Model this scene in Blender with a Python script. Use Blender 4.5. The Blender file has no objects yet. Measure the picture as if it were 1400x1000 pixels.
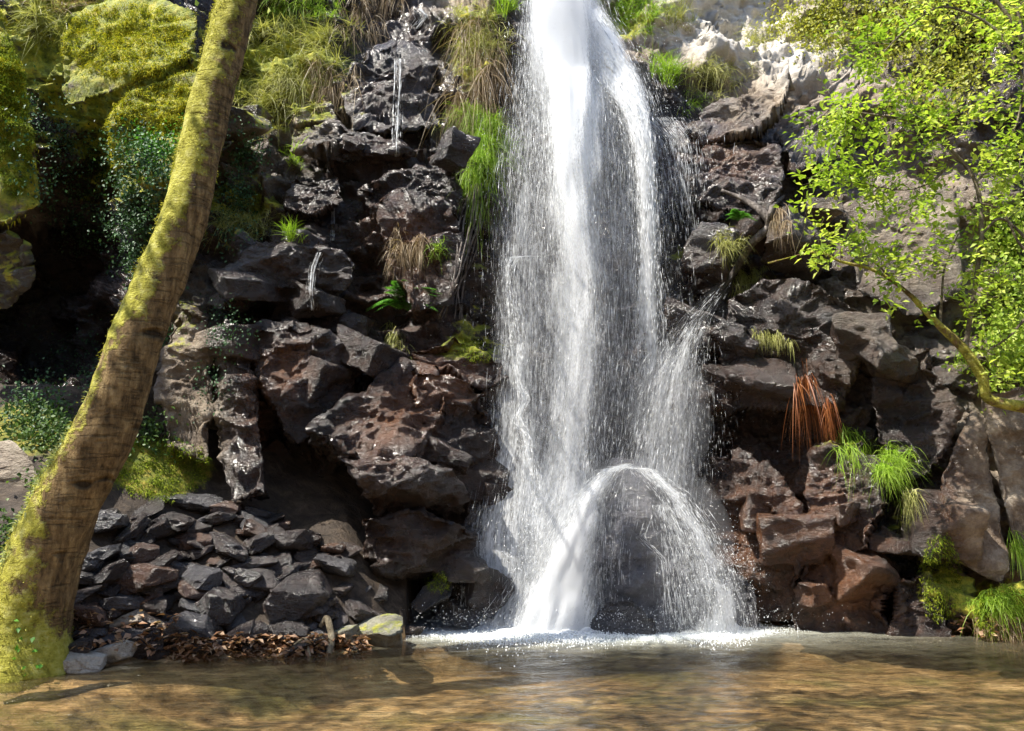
import bpy, bmesh, math, random
import numpy as np
from mathutils import Vector, Matrix
scene = bpy.context.scene
rng = np.random.default_rng(7)
random.seed(7)

# ------------------------------------------------------------------ camera, sky, sun, exposure
F = 1212.0
CAMZ = 1.5
WZ = 0.11      # level of the pool
PITCH = math.atan(180.0 / F)
cam_data = bpy.data.cameras.new('camera')
cam_data.sensor_width = 36.0
cam_data.lens = 36.0 * F / 1400.0
cam_data.clip_start = 0.05
cam_data.clip_end = 2000.0
cam = bpy.data.objects.new('camera', cam_data)
scene.collection.objects.link(cam)
cam.location = (0, 0, CAMZ)
cam.rotation_euler = (math.pi / 2 + PITCH, 0, 0)
scene.camera = cam

SUN = Vector((-0.46, -0.16, 0.87)).normalized()
world = bpy.data.worlds.new('World')
scene.world = world
world.use_nodes = True
wn = world.node_tree
wn.nodes.clear()
sky = wn.nodes.new('ShaderNodeTexSky')
sky.sky_type = 'NISHITA'
sky.sun_disc = False
sky.sun_elevation = math.asin(SUN.z)
sky.sun_rotation = math.atan2(SUN.x, SUN.y)
bg = wn.nodes.new('ShaderNodeBackground')
bg.inputs['Strength'].default_value = 0.15
wo = wn.nodes.new('ShaderNodeOutputWorld')
wn.links.new(sky.outputs[0], bg.inputs[0])
wn.links.new(bg.outputs[0], wo.inputs[0])
sun_data = bpy.data.lights.new('sun', 'SUN')
sun_data.energy = 4.4
sun_data.angle = math.radians(0.5)
sun_data.color = (1.0, 0.95, 0.85)
sun = bpy.data.objects.new('sun', sun_data)
scene.collection.objects.link(sun)
sun.rotation_euler = SUN.to_track_quat('Z', 'Y').to_euler()
scene.view_settings.view_transform = 'Standard'
scene.view_settings.look = 'None'
scene.view_settings.exposure = 1.22
scene.view_settings.gamma = 1.0
scene.cycles.max_bounces = 10
scene.cycles.diffuse_bounces = 6
scene.cycles.transparent_max_bounces = 24

# ------------------------------------------------------------------ pixels of the photograph -> rays from the camera
SP, CP = math.sin(PITCH), math.cos(PITCH)
def at(px, py, Y):
    """point at distance Y (metres along the valley) seen at photo pixel px, py; arrays welcome"""
    px = np.asarray(px, float); py = np.asarray(py, float); Y = np.asarray(Y, float)
    a = (px - 700.0) / F; b = (500.0 - py) / F
    dy = CP - b * SP; dz = SP + b * CP
    return np.stack(np.broadcast_arrays(a / dy * Y, Y, CAMZ + dz / dy * Y), -1)
def on_z(px, py, z):
    b = (500.0 - py) / F
    dy = CP - b * SP; dz = SP + b * CP
    return at(px, py, (z - CAMZ) * dy / dz)
def to_px(P):
    P = np.asarray(P, float)
    d = P - np.array([0, 0, CAMZ])
    f = d[..., 1] * CP + d[..., 2] * SP
    u = -d[..., 1] * SP + d[..., 2] * CP
    return 700 + F * d[..., 0] / f, 500 - F * u / f

# ------------------------------------------------------------------ numeric noise
def hsh(i, j, k, seed):
    h = (i.astype(np.int64) * 374761393 + j.astype(np.int64) * 668265263 + k.astype(np.int64) * 2147483647 + seed * 974634777) & 0xFFFFFFFF
    h = ((h ^ (h >> 13)) * 1274126177) & 0xFFFFFFFF
    h = ((h ^ (h >> 16)) * 2246822519) & 0xFFFFFFFF
    h = h ^ (h >> 15)
    return (h & 0xFFFFFF) / float(0x1000000)
def vnoise(P, seed=0):
    I = np.floor(P).astype(np.int64); f = P - I
    w = f * f * f * (f * (f * 6 - 15) + 10)
    r = 0
    for dx in (0, 1):
        for dy in (0, 1):
            for dz in (0, 1):
                ww = (w[:, 0] if dx else 1 - w[:, 0]) * (w[:, 1] if dy else 1 - w[:, 1]) * (w[:, 2] if dz else 1 - w[:, 2])
                r = r + ww * hsh(I[:, 0] + dx, I[:, 1] + dy, I[:, 2] + dz, seed)
    return r * 2 - 1
def fbm(P, octv=4, seed=0, ridged=False):
    a, s, r = 1.0, 0.0, 0.0
    for o in range(octv):
        n = vnoise(P * (2.03 ** o) + o * 17.3, seed + o)
        if ridged: n = 1 - 2 * np.abs(n)
        r = r + a * n; s += a; a *= 0.5
    return r / s
def facets(P, seed=0, slope=0.5, step=0.6, crack=0.0):
    """broken-rock relief: nearest jittered cell, each with its own tilted plane and its own step"""
    I = np.floor(P).astype(np.int64)
    best = np.full(len(P), 1e9); sec = np.full(len(P), 1e9)
    C = np.zeros_like(P); H = np.zeros((len(P), 4))
    for dx in (-1, 0, 1):
        for dy in (-1, 0, 1):
            for dz in (-1, 0, 1):
                a, b, c = I[:, 0] + dx, I[:, 1] + dy, I[:, 2] + dz
                h = [hsh(a, b, c, seed + q) for q in range(3)]
                p = np.stack([a + h[0], b + h[1], c + h[2]], -1)
                d = ((P - p) ** 2).sum(-1)
                m = d < best
                sec = np.where(m, best, np.minimum(sec, d))
                best = np.where(m, d, best)
                C[m] = p[m]
                H[m, 0] = h[0][m]; H[m, 1] = h[1][m]; H[m, 2] = h[2][m]
    g = np.stack([np.sin(H[:, 0] * 91.7), np.sin(H[:, 1] * 77.3), np.sin(H[:, 2] * 63.1)], -1)
    val = ((P - C) * g).sum(-1) * slope + step * (np.sin((H[:, 0] + H[:, 1] * 3 + H[:, 2] * 7) * 13.0) * 0.5)
    if crack:
        e = np.sqrt(sec) - np.sqrt(best)
        val = val - crack * np.exp(-(e / 0.07) ** 2)
    return val
def chipped(P, seed=0, slope=.7, k=.9, step=.5):
    """lower envelope of random shallow dishes: flat broken faces that meet in crisp ridges"""
    I = np.floor(P).astype(np.int64); best = np.full(len(P), 1e9)
    for dx in (-1, 0, 1):
        for dy in (-1, 0, 1):
            for dz in (-1, 0, 1):
                a, b, c = I[:, 0] + dx, I[:, 1] + dy, I[:, 2] + dz
                h = [hsh(a, b, c, seed + q) for q in range(3)]
                D = P - np.stack([a + h[0], b + h[1], c + h[2]], -1)
                g = np.stack([np.sin(h[0] * 91.7), np.sin(h[1] * 77.3), np.sin(h[2] * 63.1)], -1)
                v = (D * g).sum(-1) * slope + k * (D * D).sum(-1) + step * np.sin((h[0] + h[1] * 3 + h[2] * 7) * 13.0)
                best = np.minimum(best, v)
    return best
def unit(v):
    return v / np.maximum(np.linalg.norm(v, axis=-1, keepdims=True), 1e-9)

# ------------------------------------------------------------------ object helpers
def mesh_of(name, V, faces, attrs=None, smooth=True):
    """faces: list of int arrays (n,k), k = 3 or 4"""
    me = bpy.data.meshes.new(name)
    V = np.asarray(V, np.float32)
    me.vertices.add(len(V)); me.vertices.foreach_set('co', V.ravel())
    fl = [np.asarray(f, np.int32) for f in faces if len(f)]
    loops = np.concatenate([f.ravel() for f in fl])
    tot = np.concatenate([np.full(len(f), f.shape[1], np.int32) for f in fl])
    start = np.concatenate([[0], np.cumsum(tot)[:-1]]).astype(np.int32)
    me.loops.add(len(loops)); me.loops.foreach_set('vertex_index', loops)
    me.polygons.add(len(tot)); me.polygons.foreach_set('loop_start', start); me.polygons.foreach_set('loop_total', tot)
    me.polygons.foreach_set('use_smooth', np.full(len(tot), bool(smooth)))
    for k, a in (attrs or {}).items():
        a = np.asarray(a, np.float32)
        if a.ndim == 1:
            t = me.attributes.new(k, 'FLOAT', 'POINT'); t.data.foreach_set('value', a)
        else:
            t = me.attributes.new(k, 'FLOAT_VECTOR', 'POINT'); t.data.foreach_set('vector', a.ravel())
    me.update(calc_edges=True)
    return me
def tag(o, label=None, cat=None, group=None, kind=None):
    if label: o['label'] = label
    if cat: o['category'] = cat
    if group: o['group'] = group
    if kind: o['kind'] = kind
    return o
def thing(name, loc, label=None, cat=None, group=None, kind=None):
    o = bpy.data.objects.new(name, None)
    o.empty_display_size = 0.1
    o.location = [float(c) for c in loc]
    scene.collection.objects.link(o)
    return tag(o, label, cat, group, kind)
def origin_of(o):
    v = Vector((0, 0, 0))
    while o is not None:
        v = v + Vector(o.location); o = o.parent
    return np.array(v)
def put(name, V, faces, mat, parent=None, attrs=None, smooth=True, base=None):
    """world-space vertices -> one mesh object whose origin is at its base (or a child of parent)"""
    V = np.asarray(V, float)
    if parent is not None:
        org = origin_of(parent); loc = np.zeros(3)
    else:
        org = np.array([V[:, 0].mean(), V[:, 1].mean(), V[:, 2].min()]) if base is None else np.asarray(base, float)
        loc = org
    me = mesh_of(name, V - org, faces, attrs, smooth)
    me.materials.append(mat)
    o = bpy.data.objects.new(name, me)
    o.location = loc
    scene.collection.objects.link(o)
    if parent is not None: o.parent = parent
    return o
class Acc:
    """collects pieces of geometry for one mesh"""
    def __init__(s): s.V = []; s.F = []; s.A = []; s.n = 0
    def add(s, V, faces, rnd=None):
        V = np.asarray(V, float)
        s.V.append(V)
        for f in faces: s.F.append(np.asarray(f, np.int64) + s.n)
        s.A.append(np.zeros(len(V)) if rnd is None else np.broadcast_to(np.asarray(rnd, float), (len(V),)).copy())
        s.n += len(V)
    def put(s, name, mat, parent=None, smooth=True, base=None):
        tri = [f for f in s.F if f.shape[1] == 3]; quad = [f for f in s.F if f.shape[1] == 4]
        fs = ([np.concatenate(tri)] if tri else []) + ([np.concatenate(quad)] if quad else [])
        return put(name, np.concatenate(s.V), fs, mat, parent, {'rnd': np.concatenate(s.A)}, smooth, base)

# ------------------------------------------------------------------ geometry generators
def tube(pts, rad, sides=8, cap=True):
    pts = np.asarray(pts, float); n = len(pts)
    rad = np.broadcast_to(np.asarray(rad, float), (n,))
    t = unit(np.gradient(pts, axis=0))
    ref = np.array([0.0, 1.0, 0.0]) if abs(t[0][1]) < 0.9 else np.array([1.0, 0, 0])
    u = unit(np.cross(t, ref)); v = np.cross(t, u)
    an = np.linspace(0, 2 * math.pi, sides, endpoint=False)
    V = (pts[:, None, :] + rad[:, None, None] * (np.cos(an)[None, :, None] * u[:, None, :] + np.sin(an)[None, :, None] * v[:, None, :])).reshape(-1, 3)
    i = np.arange(n - 1)[:, None] * sides; j = np.arange(sides)[None, :]; k = (j + 1) % sides
    Q = np.stack([i + j, i + k, i + sides + k, i + sides + j], -1).reshape(-1, 4)
    fs = [Q]
    if cap:
        V = np.concatenate([V, pts[:1], pts[-1:]])
        a, b = n * sides, n * sides + 1
        jj = np.arange(sides); kk = (jj + 1) % sides
        fs.append(np.stack([kk, jj, np.full(sides, a)], -1))
        fs.append(np.stack([(n - 1) * sides + jj, (n - 1) * sides + kk, np.full(sides, b)], -1))
    return V, fs
def smooth_path(pts, n):
    """Catmull-Rom through pts"""
    P = np.asarray(pts, float)
    P = np.concatenate([[2 * P[0] - P[1]], P, [2 * P[-1] - P[-2]]])
    m = len(P) - 3
    t = np.linspace(0, m - 1e-6, n); i = t.astype(int); f = (t - i)[:, None]
    a, b, c, d = P[i], P[i + 1], P[i + 2], P[i + 3]
    return 0.5 * (2 * b + (c - a) * f + (2 * a - 5 * b + 4 * c - d) * f * f + (3 * b - a - 3 * c + d) * f ** 3)
def blades(B, D, L, W, droop, K=4, rr=None, twist=None):
    """N tapering curved ribbons: base B, direction D, length L, width W, droop (metres the tip falls)"""
    N = len(B); D = unit(D)
    L = np.broadcast_to(L, (N,)); W = np.broadcast_to(W, (N,)); droop = np.broadcast_to(droop, (N,))
    rr = rng.random(N) if rr is None else rr
    side = unit(np.cross(D, rng.normal(size=(N, 3))))
    s = np.linspace(0, 1, K + 1)
    C = B[:, None, :] + D[:, None, :] * (L[:, None] * s)[:, :, None]
    C[:, :, 2] -= droop[:, None] * s ** 2.2
    w = (W[:, None] * (1 - s ** 1.6 * 0.95)[None, :] * 0.5)
    V = np.stack([C - side[:, None, :] * w[:, :, None], C + side[:, None, :] * w[:, :, None]], 2).reshape(-1, 3)
    o = (np.arange(N) * (K + 1) * 2)[:, None]; k = (np.arange(K) * 2)[None, :]
    Q = np.stack([o + k, o + k + 1, o + k + 3, o + k + 2], -1).reshape(-1, 4)
    return V, [Q], np.repeat(rr, (K + 1) * 2)
def leaves(B, D, Nn, L, W, rr=None):
    """N folded leaves: base B, direction D, rough normal Nn"""
    N = len(B); D = unit(D); S = unit(np.cross(D, Nn)); U = np.cross(S, D)
    L = np.broadcast_to(L, (N,))[:, None]; W = np.broadcast_to(W, (N,))[:, None]
    rr = rng.random(N) if rr is None else rr
    mid = B + D * L * 0.45
    t = B + D * L - U * L * 0.12
    V = np.stack([B, mid + S * W * .5 + U * W * .18, t, mid - S * W * .5 + U * W * .18], 1).reshape(-1, 3)
    o = (np.arange(N) * 4)[:, None]
    T = np.concatenate([o + np.array([[0, 1, 2]]), o + np.array([[0, 2, 3]])])
    return V, [T], np.repeat(rr, 4)
_ico = {}
def ico(level):
    if level not in _ico:
        bm = bmesh.new(); bmesh.ops.create_icosphere(bm, subdivisions=level, radius=1.0)
        V = np.array([v.co[:] for v in bm.verts]); T = np.array([[v.index for v in f.verts] for f in bm.faces])
        bm.free(); _ico[level] = (unit(V), T)
    return _ico[level]
def poly_radius(dirs, N, d, soft=0.0):
    """distance from the centre to the surface of a convex solid given by planes n.x = d"""
    q = dirs @ N.T
    r = np.where(q > 1e-4, d[None, :] / np.maximum(q, 1e-4), 1e9)
    if soft:
        k = 1.0 / soft; m = r.min(1, keepdims=True)
        return (m[:, 0] ** -k * np.sum((np.maximum(r, 1e-9) / m) ** -k, 1)) ** (-1 / k)
    return r.min(1)
def stone(center, dims, seed, level=3, planes=11, rot=None, soft=0.03, rough=0.03, facet=0.05):
    """an angular stone: a random convex solid with broken faces"""
    r = np.random.default_rng(seed)
    N = unit(r.normal(size=(planes, 3))); N = np.concatenate([N, [[0, 0, 1.0], [0, 0, -1.0], [1, 0, 0], [-1, 0, 0], [0, 1, 0], [0, -1, 0]]])
    d = np.concatenate([r.uniform(0.62, 0.95, planes), r.uniform(0.8, 1.0, 6)])
    dirs, T = ico(level)
    V = dirs * poly_radius(dirs, N, d, soft)[:, None]
    V = V * np.asarray(dims, float) / 2.0
    s = float(np.mean(dims))
    if facet: V = V + dirs * (facets(V / s * 3.2 + seed * 3.1, seed, .5, .5) * facet * s)[:, None]
    if rough: V = V + dirs * (fbm(V / s * 5 + seed, 3, seed) * rough * s)[:, None]
    R = np.array(Matrix.Rotation(r.uniform(0, 6.28), 3, 'Z')) if rot is None else np.array(rot)
    return V @ R.T + np.asarray(center, float), [T]
def hull_rock(pts, seed, level=6, soft=0.012, rough=0.03, chip=0.06, chip2=0.03):
    """rock from authored corner points: their convex solid, then broken relief in world space"""
    P = np.array([at(*p) for p in pts])
    bm = bmesh.new()
    for p in P: bm.verts.new(p)
    bmesh.ops.convex_hull(bm, input=list(bm.verts))
    bm.normal_update()
    c = P.mean(0)
    N = []; d = []
    for f in bm.faces:
        n = np.array(f.normal); q = float((np.array(f.verts[0].co) - c) @ n)
        if q < 0: n, q = -n, -q
        N.append(n); d.append(max(q, 0.02))
    bm.free()
    dirs, T = ico(level)
    N = np.array(N); d = np.array(d)
    E = np.maximum((P.max(0) - P.min(0)) / 2, .08)
    q = dirs @ (N * E).T
    r = np.where(q > 1e-4, d[None, :] / np.maximum(q, 1e-4), 1e9)
    k = 1.0 / soft; m = r.min(1, keepdims=True)
    wt = (r / m) ** -k
    rad = m[:, 0] * wt.sum(1) ** (-1 / k)
    nrm = unit((wt / wt.sum(1, keepdims=True)) @ N)
    V = c + dirs * rad[:, None] * E
    return relief(V, nrm, seed, rough, chip, chip2, .3, .35 * chip), [T]
def strata(V):
    """bedding: every layer slopes out to a lip, then steps back under it"""
    z = (V @ np.array([.24, .1, 1.0])) + .10 * fbm(V * 1.3, 3, 71)
    c = facets(V * np.array([1.6, 1.6, .8]), 72, 0, 1.6)
    a = 1 - np.mod(z * 2.6 + c, 1.0); b = 1 - np.mod(z * 7.5 + c * 2, 1.0)
    return (a - .5) + (b - .5) * .25
TILT = np.array(Matrix.Rotation(math.radians(14), 3, 'Y'))
def relief(V, nrm, seed, rough=0.03, chip=0.06, chip2=0.03, strat=.3, top=None):
    Q = V @ TILT.T + 0.06 * np.stack([fbm(V * 2.1, 2, 3), fbm(V * 2.1 + 9, 2, 4), fbm(V * 2.1 + 18, 2, 5)], -1)
    h = chipped(Q * np.array([2.3, 2.3, 3.6]), 11, 1.0, .8, .6) * chip * 1.5
    h = h + chipped(Q * np.array([6.0, 6.0, 10.0]), 12, 1.0, .8, .6) * chip2 * 1.3
    h = h + chipped(Q * np.array([17.0, 17.0, 26.0]), 13, .9, .8, .5) * chip2 * .6
    h = h + fbm(V * 6.0, 4, seed) * rough * .6
    h = h + strata(V) * (chip * strat)
    if top is not None: h = h - np.percentile(h, 78); h = np.where(h > 0, .6 * h, h)
    return V + nrm * h[:, None]
# ------------------------------------------------------------------ materials
class NT:
    def __init__(s, name):
        s.m = bpy.data.materials.new(name); s.m.use_nodes = True
        s.t = s.m.node_tree; s.t.nodes.clear()
        s.out = s.t.nodes.new('ShaderNodeOutputMaterial')
    def n(s, typ, **kw):
        o = s.t.nodes.new(typ)
        for k, v in kw.items():
            if k in o.inputs.keys(): s.set(o.inputs[k], v)
            else: setattr(o, k, v)
        return o
    def set(s, sock, v):
        if hasattr(v, 'is_output') or isinstance(v, bpy.types.NodeSocket): s.t.links.new(v, sock)
        else: sock.default_value = v
    def coord(s, rand=True):
        c = s.n('ShaderNodeTexCoord').outputs['Object']
        if rand:
            i = s.n('ShaderNodeObjectInfo')
            a = s.n('ShaderNodeVectorMath', operation='MULTIPLY_ADD')
            s.set(a.inputs[0], i.outputs['Location']); a.inputs[1].default_value = (1, 1, 1); s.set(a.inputs[2], c)
            c = a.outputs[0]
        return c
    def noise(s, vec, scale, detail=4, rough=0.55, dist=0.0):
        o = s.n('ShaderNodeTexNoise'); s.set(o.inputs['Vector'], vec)
        o.inputs['Scale'].default_value = scale; o.inputs['Detail'].default_value = detail
        o.inputs['Roughness'].default_value = rough; o.inputs['Distortion'].default_value = dist
        return o.outputs[0]
    def scalev(s, vec, sc):
        o = s.n('ShaderNodeMapping'); s.set(o.inputs[0], vec); o.inputs['Scale'].default_value = sc
        return o.outputs[0]
    def ramp(s, fac, stops, interp='LINEAR'):
        o = s.n('ShaderNodeValToRGB'); s.set(o.inputs[0], fac)
        cr = o.color_ramp; cr.interpolation = interp
        while len(cr.elements) < len(stops): cr.elements.new(0.5)
        for e, (p, c) in zip(cr.elements, stops):
            e.position = p; e.color = (c[0], c[1], c[2], 1) if not isinstance(c, (int, float)) else (c, c, c, 1)
        return o.outputs[0]
    def mix(s, f, a, b, blend='MIX'):
        o = s.n('ShaderNodeMix', data_type='RGBA', blend_type=blend)
        for q, v in zip((0, 6, 7), (f, a, b)):
            s.set(o.inputs[q], v if not (q and isinstance(v, tuple)) else (v[0], v[1], v[2], 1))
        return o.outputs[2]
    def math(s, op, a, b=0.0, clamp=False):
        o = s.n('ShaderNodeMath', operation=op, use_clamp=clamp)
        s.set(o.inputs[0], a); s.set(o.inputs[1], b)
        return o.outputs[0]
    def attr(s, name, out='Fac'):
        return s.n('ShaderNodeAttribute', attribute_name=name).outputs[out]
    def bump(s, h, strength, dist, nrm=None):
        o = s.n('ShaderNodeBump'); o.inputs['Strength'].default_value = strength; o.inputs['Distance'].default_value = dist
        s.set(o.inputs['Height'], h)
        if nrm is not None: s.set(o.inputs['Normal'], nrm)
        return o.outputs[0]
    def principled(s, col, rough, nrm=None, spec=0.5):
        p = s.n('ShaderNodeBsdfPrincipled')
        s.set(p.inputs['Base Color'], col if not isinstance(col, tuple) else (col[0], col[1], col[2], 1))
        s.set(p.inputs['Roughness'], rough)
        p.inputs['Specular IOR Level'].default_value = spec
        if nrm is not None: s.set(p.inputs['Normal'], nrm)
        return p.outputs[0]
    def done(s, shader, vol=None):
        if shader is not None: s.t.links.new(shader, s.out.inputs[0])
        return s.m

MOSS_A, MOSS_B, MOSS_C = (0.68, 0.57, 0.05), (0.36, 0.39, 0.035), (0.09, 0.12, 0.014)
def rock_material(name, zones=False, dark=(0.003, 0.0024, 0.0024), mid=(0.013, 0.0085, 0.0074), light=(0.06, 0.040, 0.033),
                  rust=0.25, dry=0.0, moss=0.0, wet=1.0):
    s = NT(name); co = s.coord()
    n1 = s.noise(co, 1.7, 6, .62); n2 = s.noise(s.scalev(co, (5, 5, 11)), 1.0, 6, .7); n3 = s.noise(co, 38, 5, .7)
    f = s.math('ADD', s.math('MULTIPLY', n1, .55), s.math('MULTIPLY', n2, .45))
    base = s.ramp(f, [(.34, dark), (.52, mid), (.70, light)])
    base = s.mix(.5, base, s.ramp(n3, [(.3, .35), (.7, 1.5)]), 'MULTIPLY')
    n4 = s.noise(co, .9, 5, .6); n5 = s.noise(co, 9, 4, .6)
    z = s.attr('zone', 'Vector')
    sep = s.n('ShaderNodeSeparateXYZ'); s.set(sep.inputs[0], z)
    if zones:
        rfac, mfac, dfac = sep.outputs[0], sep.outputs[1], sep.outputs[2]
    else:
        rfac, mfac, dfac = rust, moss, dry
    # iron stain
    r = s.math('SUBTRACT', s.math('ADD', s.math('MULTIPLY', n4, .7), s.math('MULTIPLY', n5, .5)), .52)
    r = s.math('MULTIPLY', s.math('ADD', r, s.math('MULTIPLY', rfac, .3)), 4.0, True)
    r = s.math('MULTIPLY', r, s.math('MULTIPLY', rfac, 1.3, True))
    base = s.mix(r, base, s.mix(n5, (0.045, 0.017, 0.008), (0.17, 0.07, 0.025)))
    # dry pale rock; its strongest values paint sun glare as near-white
    dcol = s.ramp(s.noise(co, 3.1, 6, .65), [(.3, (.07, .048, .032)), (.46, (.25, .185, .125)), (.64, (.52, .43, .32))])
    dcol = s.mix(.45, dcol, s.ramp(n3, [(.3, .45), (.7, 1.4)]), 'MULTIPLY')
    dcol = s.mix(s.math('MULTIPLY', s.math('SUBTRACT', dfac, .85), .9, True), dcol, s.mix(n3, (.55, .49, .41), (.70, .65, .57)))
    dd = s.math('MULTIPLY', s.math('ADD', s.math('MULTIPLY', s.math('SUBTRACT', s.noise(co, 2.4, 5, .6), .5), 1.6), dfac), 1.0, True)
    dd = s.math('MULTIPLY', dd, s.math('MULTIPLY', dfac, 1.6, True))
    base = s.mix(dd, base, dcol)
    # moss film, thickest where a face looks up
    geo = s.n('ShaderNodeNewGeometry'); sn = s.n('ShaderNodeSeparateXYZ'); s.set(sn.inputs[0], geo.outputs['Normal'])
    m = s.math('ADD', s.math('MULTIPLY', s.math('SUBTRACT', s.noise(co, 4.2, 6, .7), .5), 2.4), s.math('MULTIPLY', sn.outputs[2], .35))
    m = s.math('ADD', m, s.math('SUBTRACT', s.math('MULTIPLY', mfac, 2.0), 1.0))
    m = s.math('MULTIPLY', m, 3.0, True)
    m = s.math('MULTIPLY', m, s.math('MULTIPLY', mfac, 4, True))
    mcol = s.ramp(s.noise(co, 7, 6, .7), [(.32, MOSS_C), (.5, MOSS_B), (.66, MOSS_A)])
    base = s.mix(m, base, mcol)
    # wet film: gloss in patches
    rg = s.ramp(s.noise(co, 3.3, 5, .6), [(.35, .14), (.62, .42)])
    rg = s.mix(s.math('MAXIMUM', dd, m), rg, (.8, .8, .8)) if wet > .5 else (.7)
    hb = s.math('ADD', s.math('MULTIPLY', s.noise(s.scalev(co, (1, 1, 1.8)), 14, 8, .68), .7), s.math('MULTIPLY', s.noise(co, 70, 4, .6), .22))
    nb = s.bump(hb, 1.0, .07)
    nb = s.bump(s.math('MULTIPLY', s.noise(co, 160, 3, .7), m), .8, .02, nb)
    p = s.n('ShaderNodeBsdfPrincipled')
    s.set(p.inputs['Base Color'], base); s.set(p.inputs['Roughness'], rg); s.set(p.inputs['Normal'], nb)
    if wet > .5:
        film = s.math('SUBTRACT', 1.0, s.math('MAXIMUM', dd, m), True)
        film = s.math('MULTIPLY', film, s.ramp(s.noise(co, 1.3, 4, .6), [(.38, .1), (.6, .9)]))
        s.set(p.inputs['Coat Weight'], film); p.inputs['Coat Roughness'].default_value = .15; p.inputs['Coat IOR'].default_value = 1.5
        s.set(p.inputs['Coat Normal'], nb)
    return s.done(p.outputs[0])
M = {}
M['cliff'] = rock_material('cliff_rock', True)
M['rubble'] = rock_material('rubble_rock', False, (0.006, 0.0054, 0.0054), (0.026, 0.022, 0.0215), (0.09, 0.078, 0.073), .12)
M['brown'] = rock_material('brown_rock', False, (0.018, 0.012, 0.01), (0.065, 0.045, 0.037), (0.15, 0.105, 0.088), .35)
M['pale'] = rock_material('pale_rock', False, (0.08, 0.07, 0.055), (0.2, 0.175, 0.15), (0.36, 0.33, 0.29), .1, .6, .0, 0)
M['chalk'] = rock_material('bleached_rock', False, (0.22, 0.2, 0.17), (0.44, 0.41, 0.36), (0.62, 0.59, 0.53), .02, .5, .0, 0)
M['wet_grey'] = rock_material('wet_grey_rock', False, (0.03, 0.03, 0.034), (0.10, 0.098, 0.11), (0.2, 0.195, 0.215), .05)
M['slate'] = rock_material('slate_rock', False, (0.014, 0.0135, 0.0145), (0.052, 0.05, 0.054), (0.13, 0.126, 0.136), .05)
M['greymoss'] = rock_material('grey_mossy_rock', False, (0.08, 0.08, 0.06), (0.2, 0.2, 0.15), (0.36, 0.36, 0.27), .05, .3, .35, 0)
M['mossrock'] = rock_material('mossy_rock', False, (0.05, 0.045, 0.03), (0.14, 0.12, 0.085), (0.3, 0.27, 0.2), .2, .35, .7, 0)
M['mossrock2'] = rock_material('wet_mossy_rock', False, (0.02, 0.02, 0.018), (0.06, 0.055, 0.045), (0.14, 0.13, 0.11), .2, .1, .55)

def leaf_material(name, cols, trans=0.45, rough=0.45, spec=0.3, noise_scale=1.3):
    s = NT(name)
    a = s.attr('rnd'); co = s.coord(False)
    f = s.math('ADD', s.math('MULTIPLY', a, .7), s.math('MULTIPLY', s.noise(co, noise_scale, 3), .45))
    k = len(cols)
    col = s.ramp(f, [(0.15 + 0.75 * i / (k - 1), c) for i, c in enumerate(cols)])
    p = s.principled(col, rough, None, spec)
    if trans:
        t = s.n('ShaderNodeBsdfTranslucent'); s.set(t.inputs[0], s.mix(1.0, col, (1.0, 1.05, .55), 'MULTIPLY'))
        mx = s.n('ShaderNodeMixShader'); mx.inputs[0].default_value = trans
        s.t.links.new(p, mx.inputs[1]); s.t.links.new(t.outputs[0], mx.inputs[2]); p = mx.outputs[0]
    return s.done(p)
M['leaf'] = leaf_material('fresh_leaf', [(0.13, 0.22, 0.025), (0.34, 0.48, 0.05), (0.64, 0.70, 0.16)], .5)
M['leaf_yellow'] = leaf_material('yellow_green_leaf', [(0.16, 0.17, 0.03), (0.34, 0.36, 0.05), (0.55, 0.52, 0.08)], .45)
M['ivy'] = leaf_material('ivy_leaf', [(0.012, 0.03, 0.012), (0.035, 0.085, 0.035), (0.10, 0.21, 0.09)], .2, .5, .25)
M['fern'] = leaf_material('fern_leaf', [(0.04, 0.13, 0.02), (0.09, 0.26, 0.03), (0.16, 0.38, 0.05)], .4)
M['grass'] = leaf_material('green_grass', [(0.12, 0.22, 0.02), (0.28, 0.46, 0.035), (0.46, 0.62, 0.09)], .45)
M['olive'] = leaf_material('olive_grass', [(0.16, 0.16, 0.05), (0.36, 0.37, 0.10), (0.60, 0.57, 0.24)], .35)
M['straw'] = leaf_material('dry_grass', [(0.14, 0.09, 0.05), (0.30, 0.21, 0.12), (0.50, 0.39, 0.24)], .3)
M['rusty'] = leaf_material('rusty_grass', [(0.10, 0.03, 0.012), (0.26, 0.08, 0.025), (0.42, 0.16, 0.05)], .3)
M['dark_leaf'] = leaf_material('dark_leaf', [(0.02, 0.05, 0.012), (0.06, 0.12, 0.025), (0.14, 0.22, 0.05)], .3)
M['moss'] = leaf_material('moss_fuzz', [MOSS_C, MOSS_B, (0.62, 0.52, 0.04)], .3, .8, .1, 3.0)
M['moss_green'] = leaf_material('green_moss_fuzz', [(0.05, 0.09, 0.01), (0.17, 0.24, 0.02), (0.38, 0.42, 0.04)], .3, .8, .1, 3.0)
M['moss_pale'] = leaf_material('pale_moss_fuzz', [(0.2, 0.24, 0.08), (0.42, 0.46, 0.2), (0.6, 0.62, 0.34)], .35, .8, .1, 3.0)
M['litter'] = leaf_material('dead_leaf', [(0.10, 0.045, 0.02), (0.27, 0.14, 0.07), (0.48, 0.33, 0.21)], .15, .45, .4)

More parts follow.
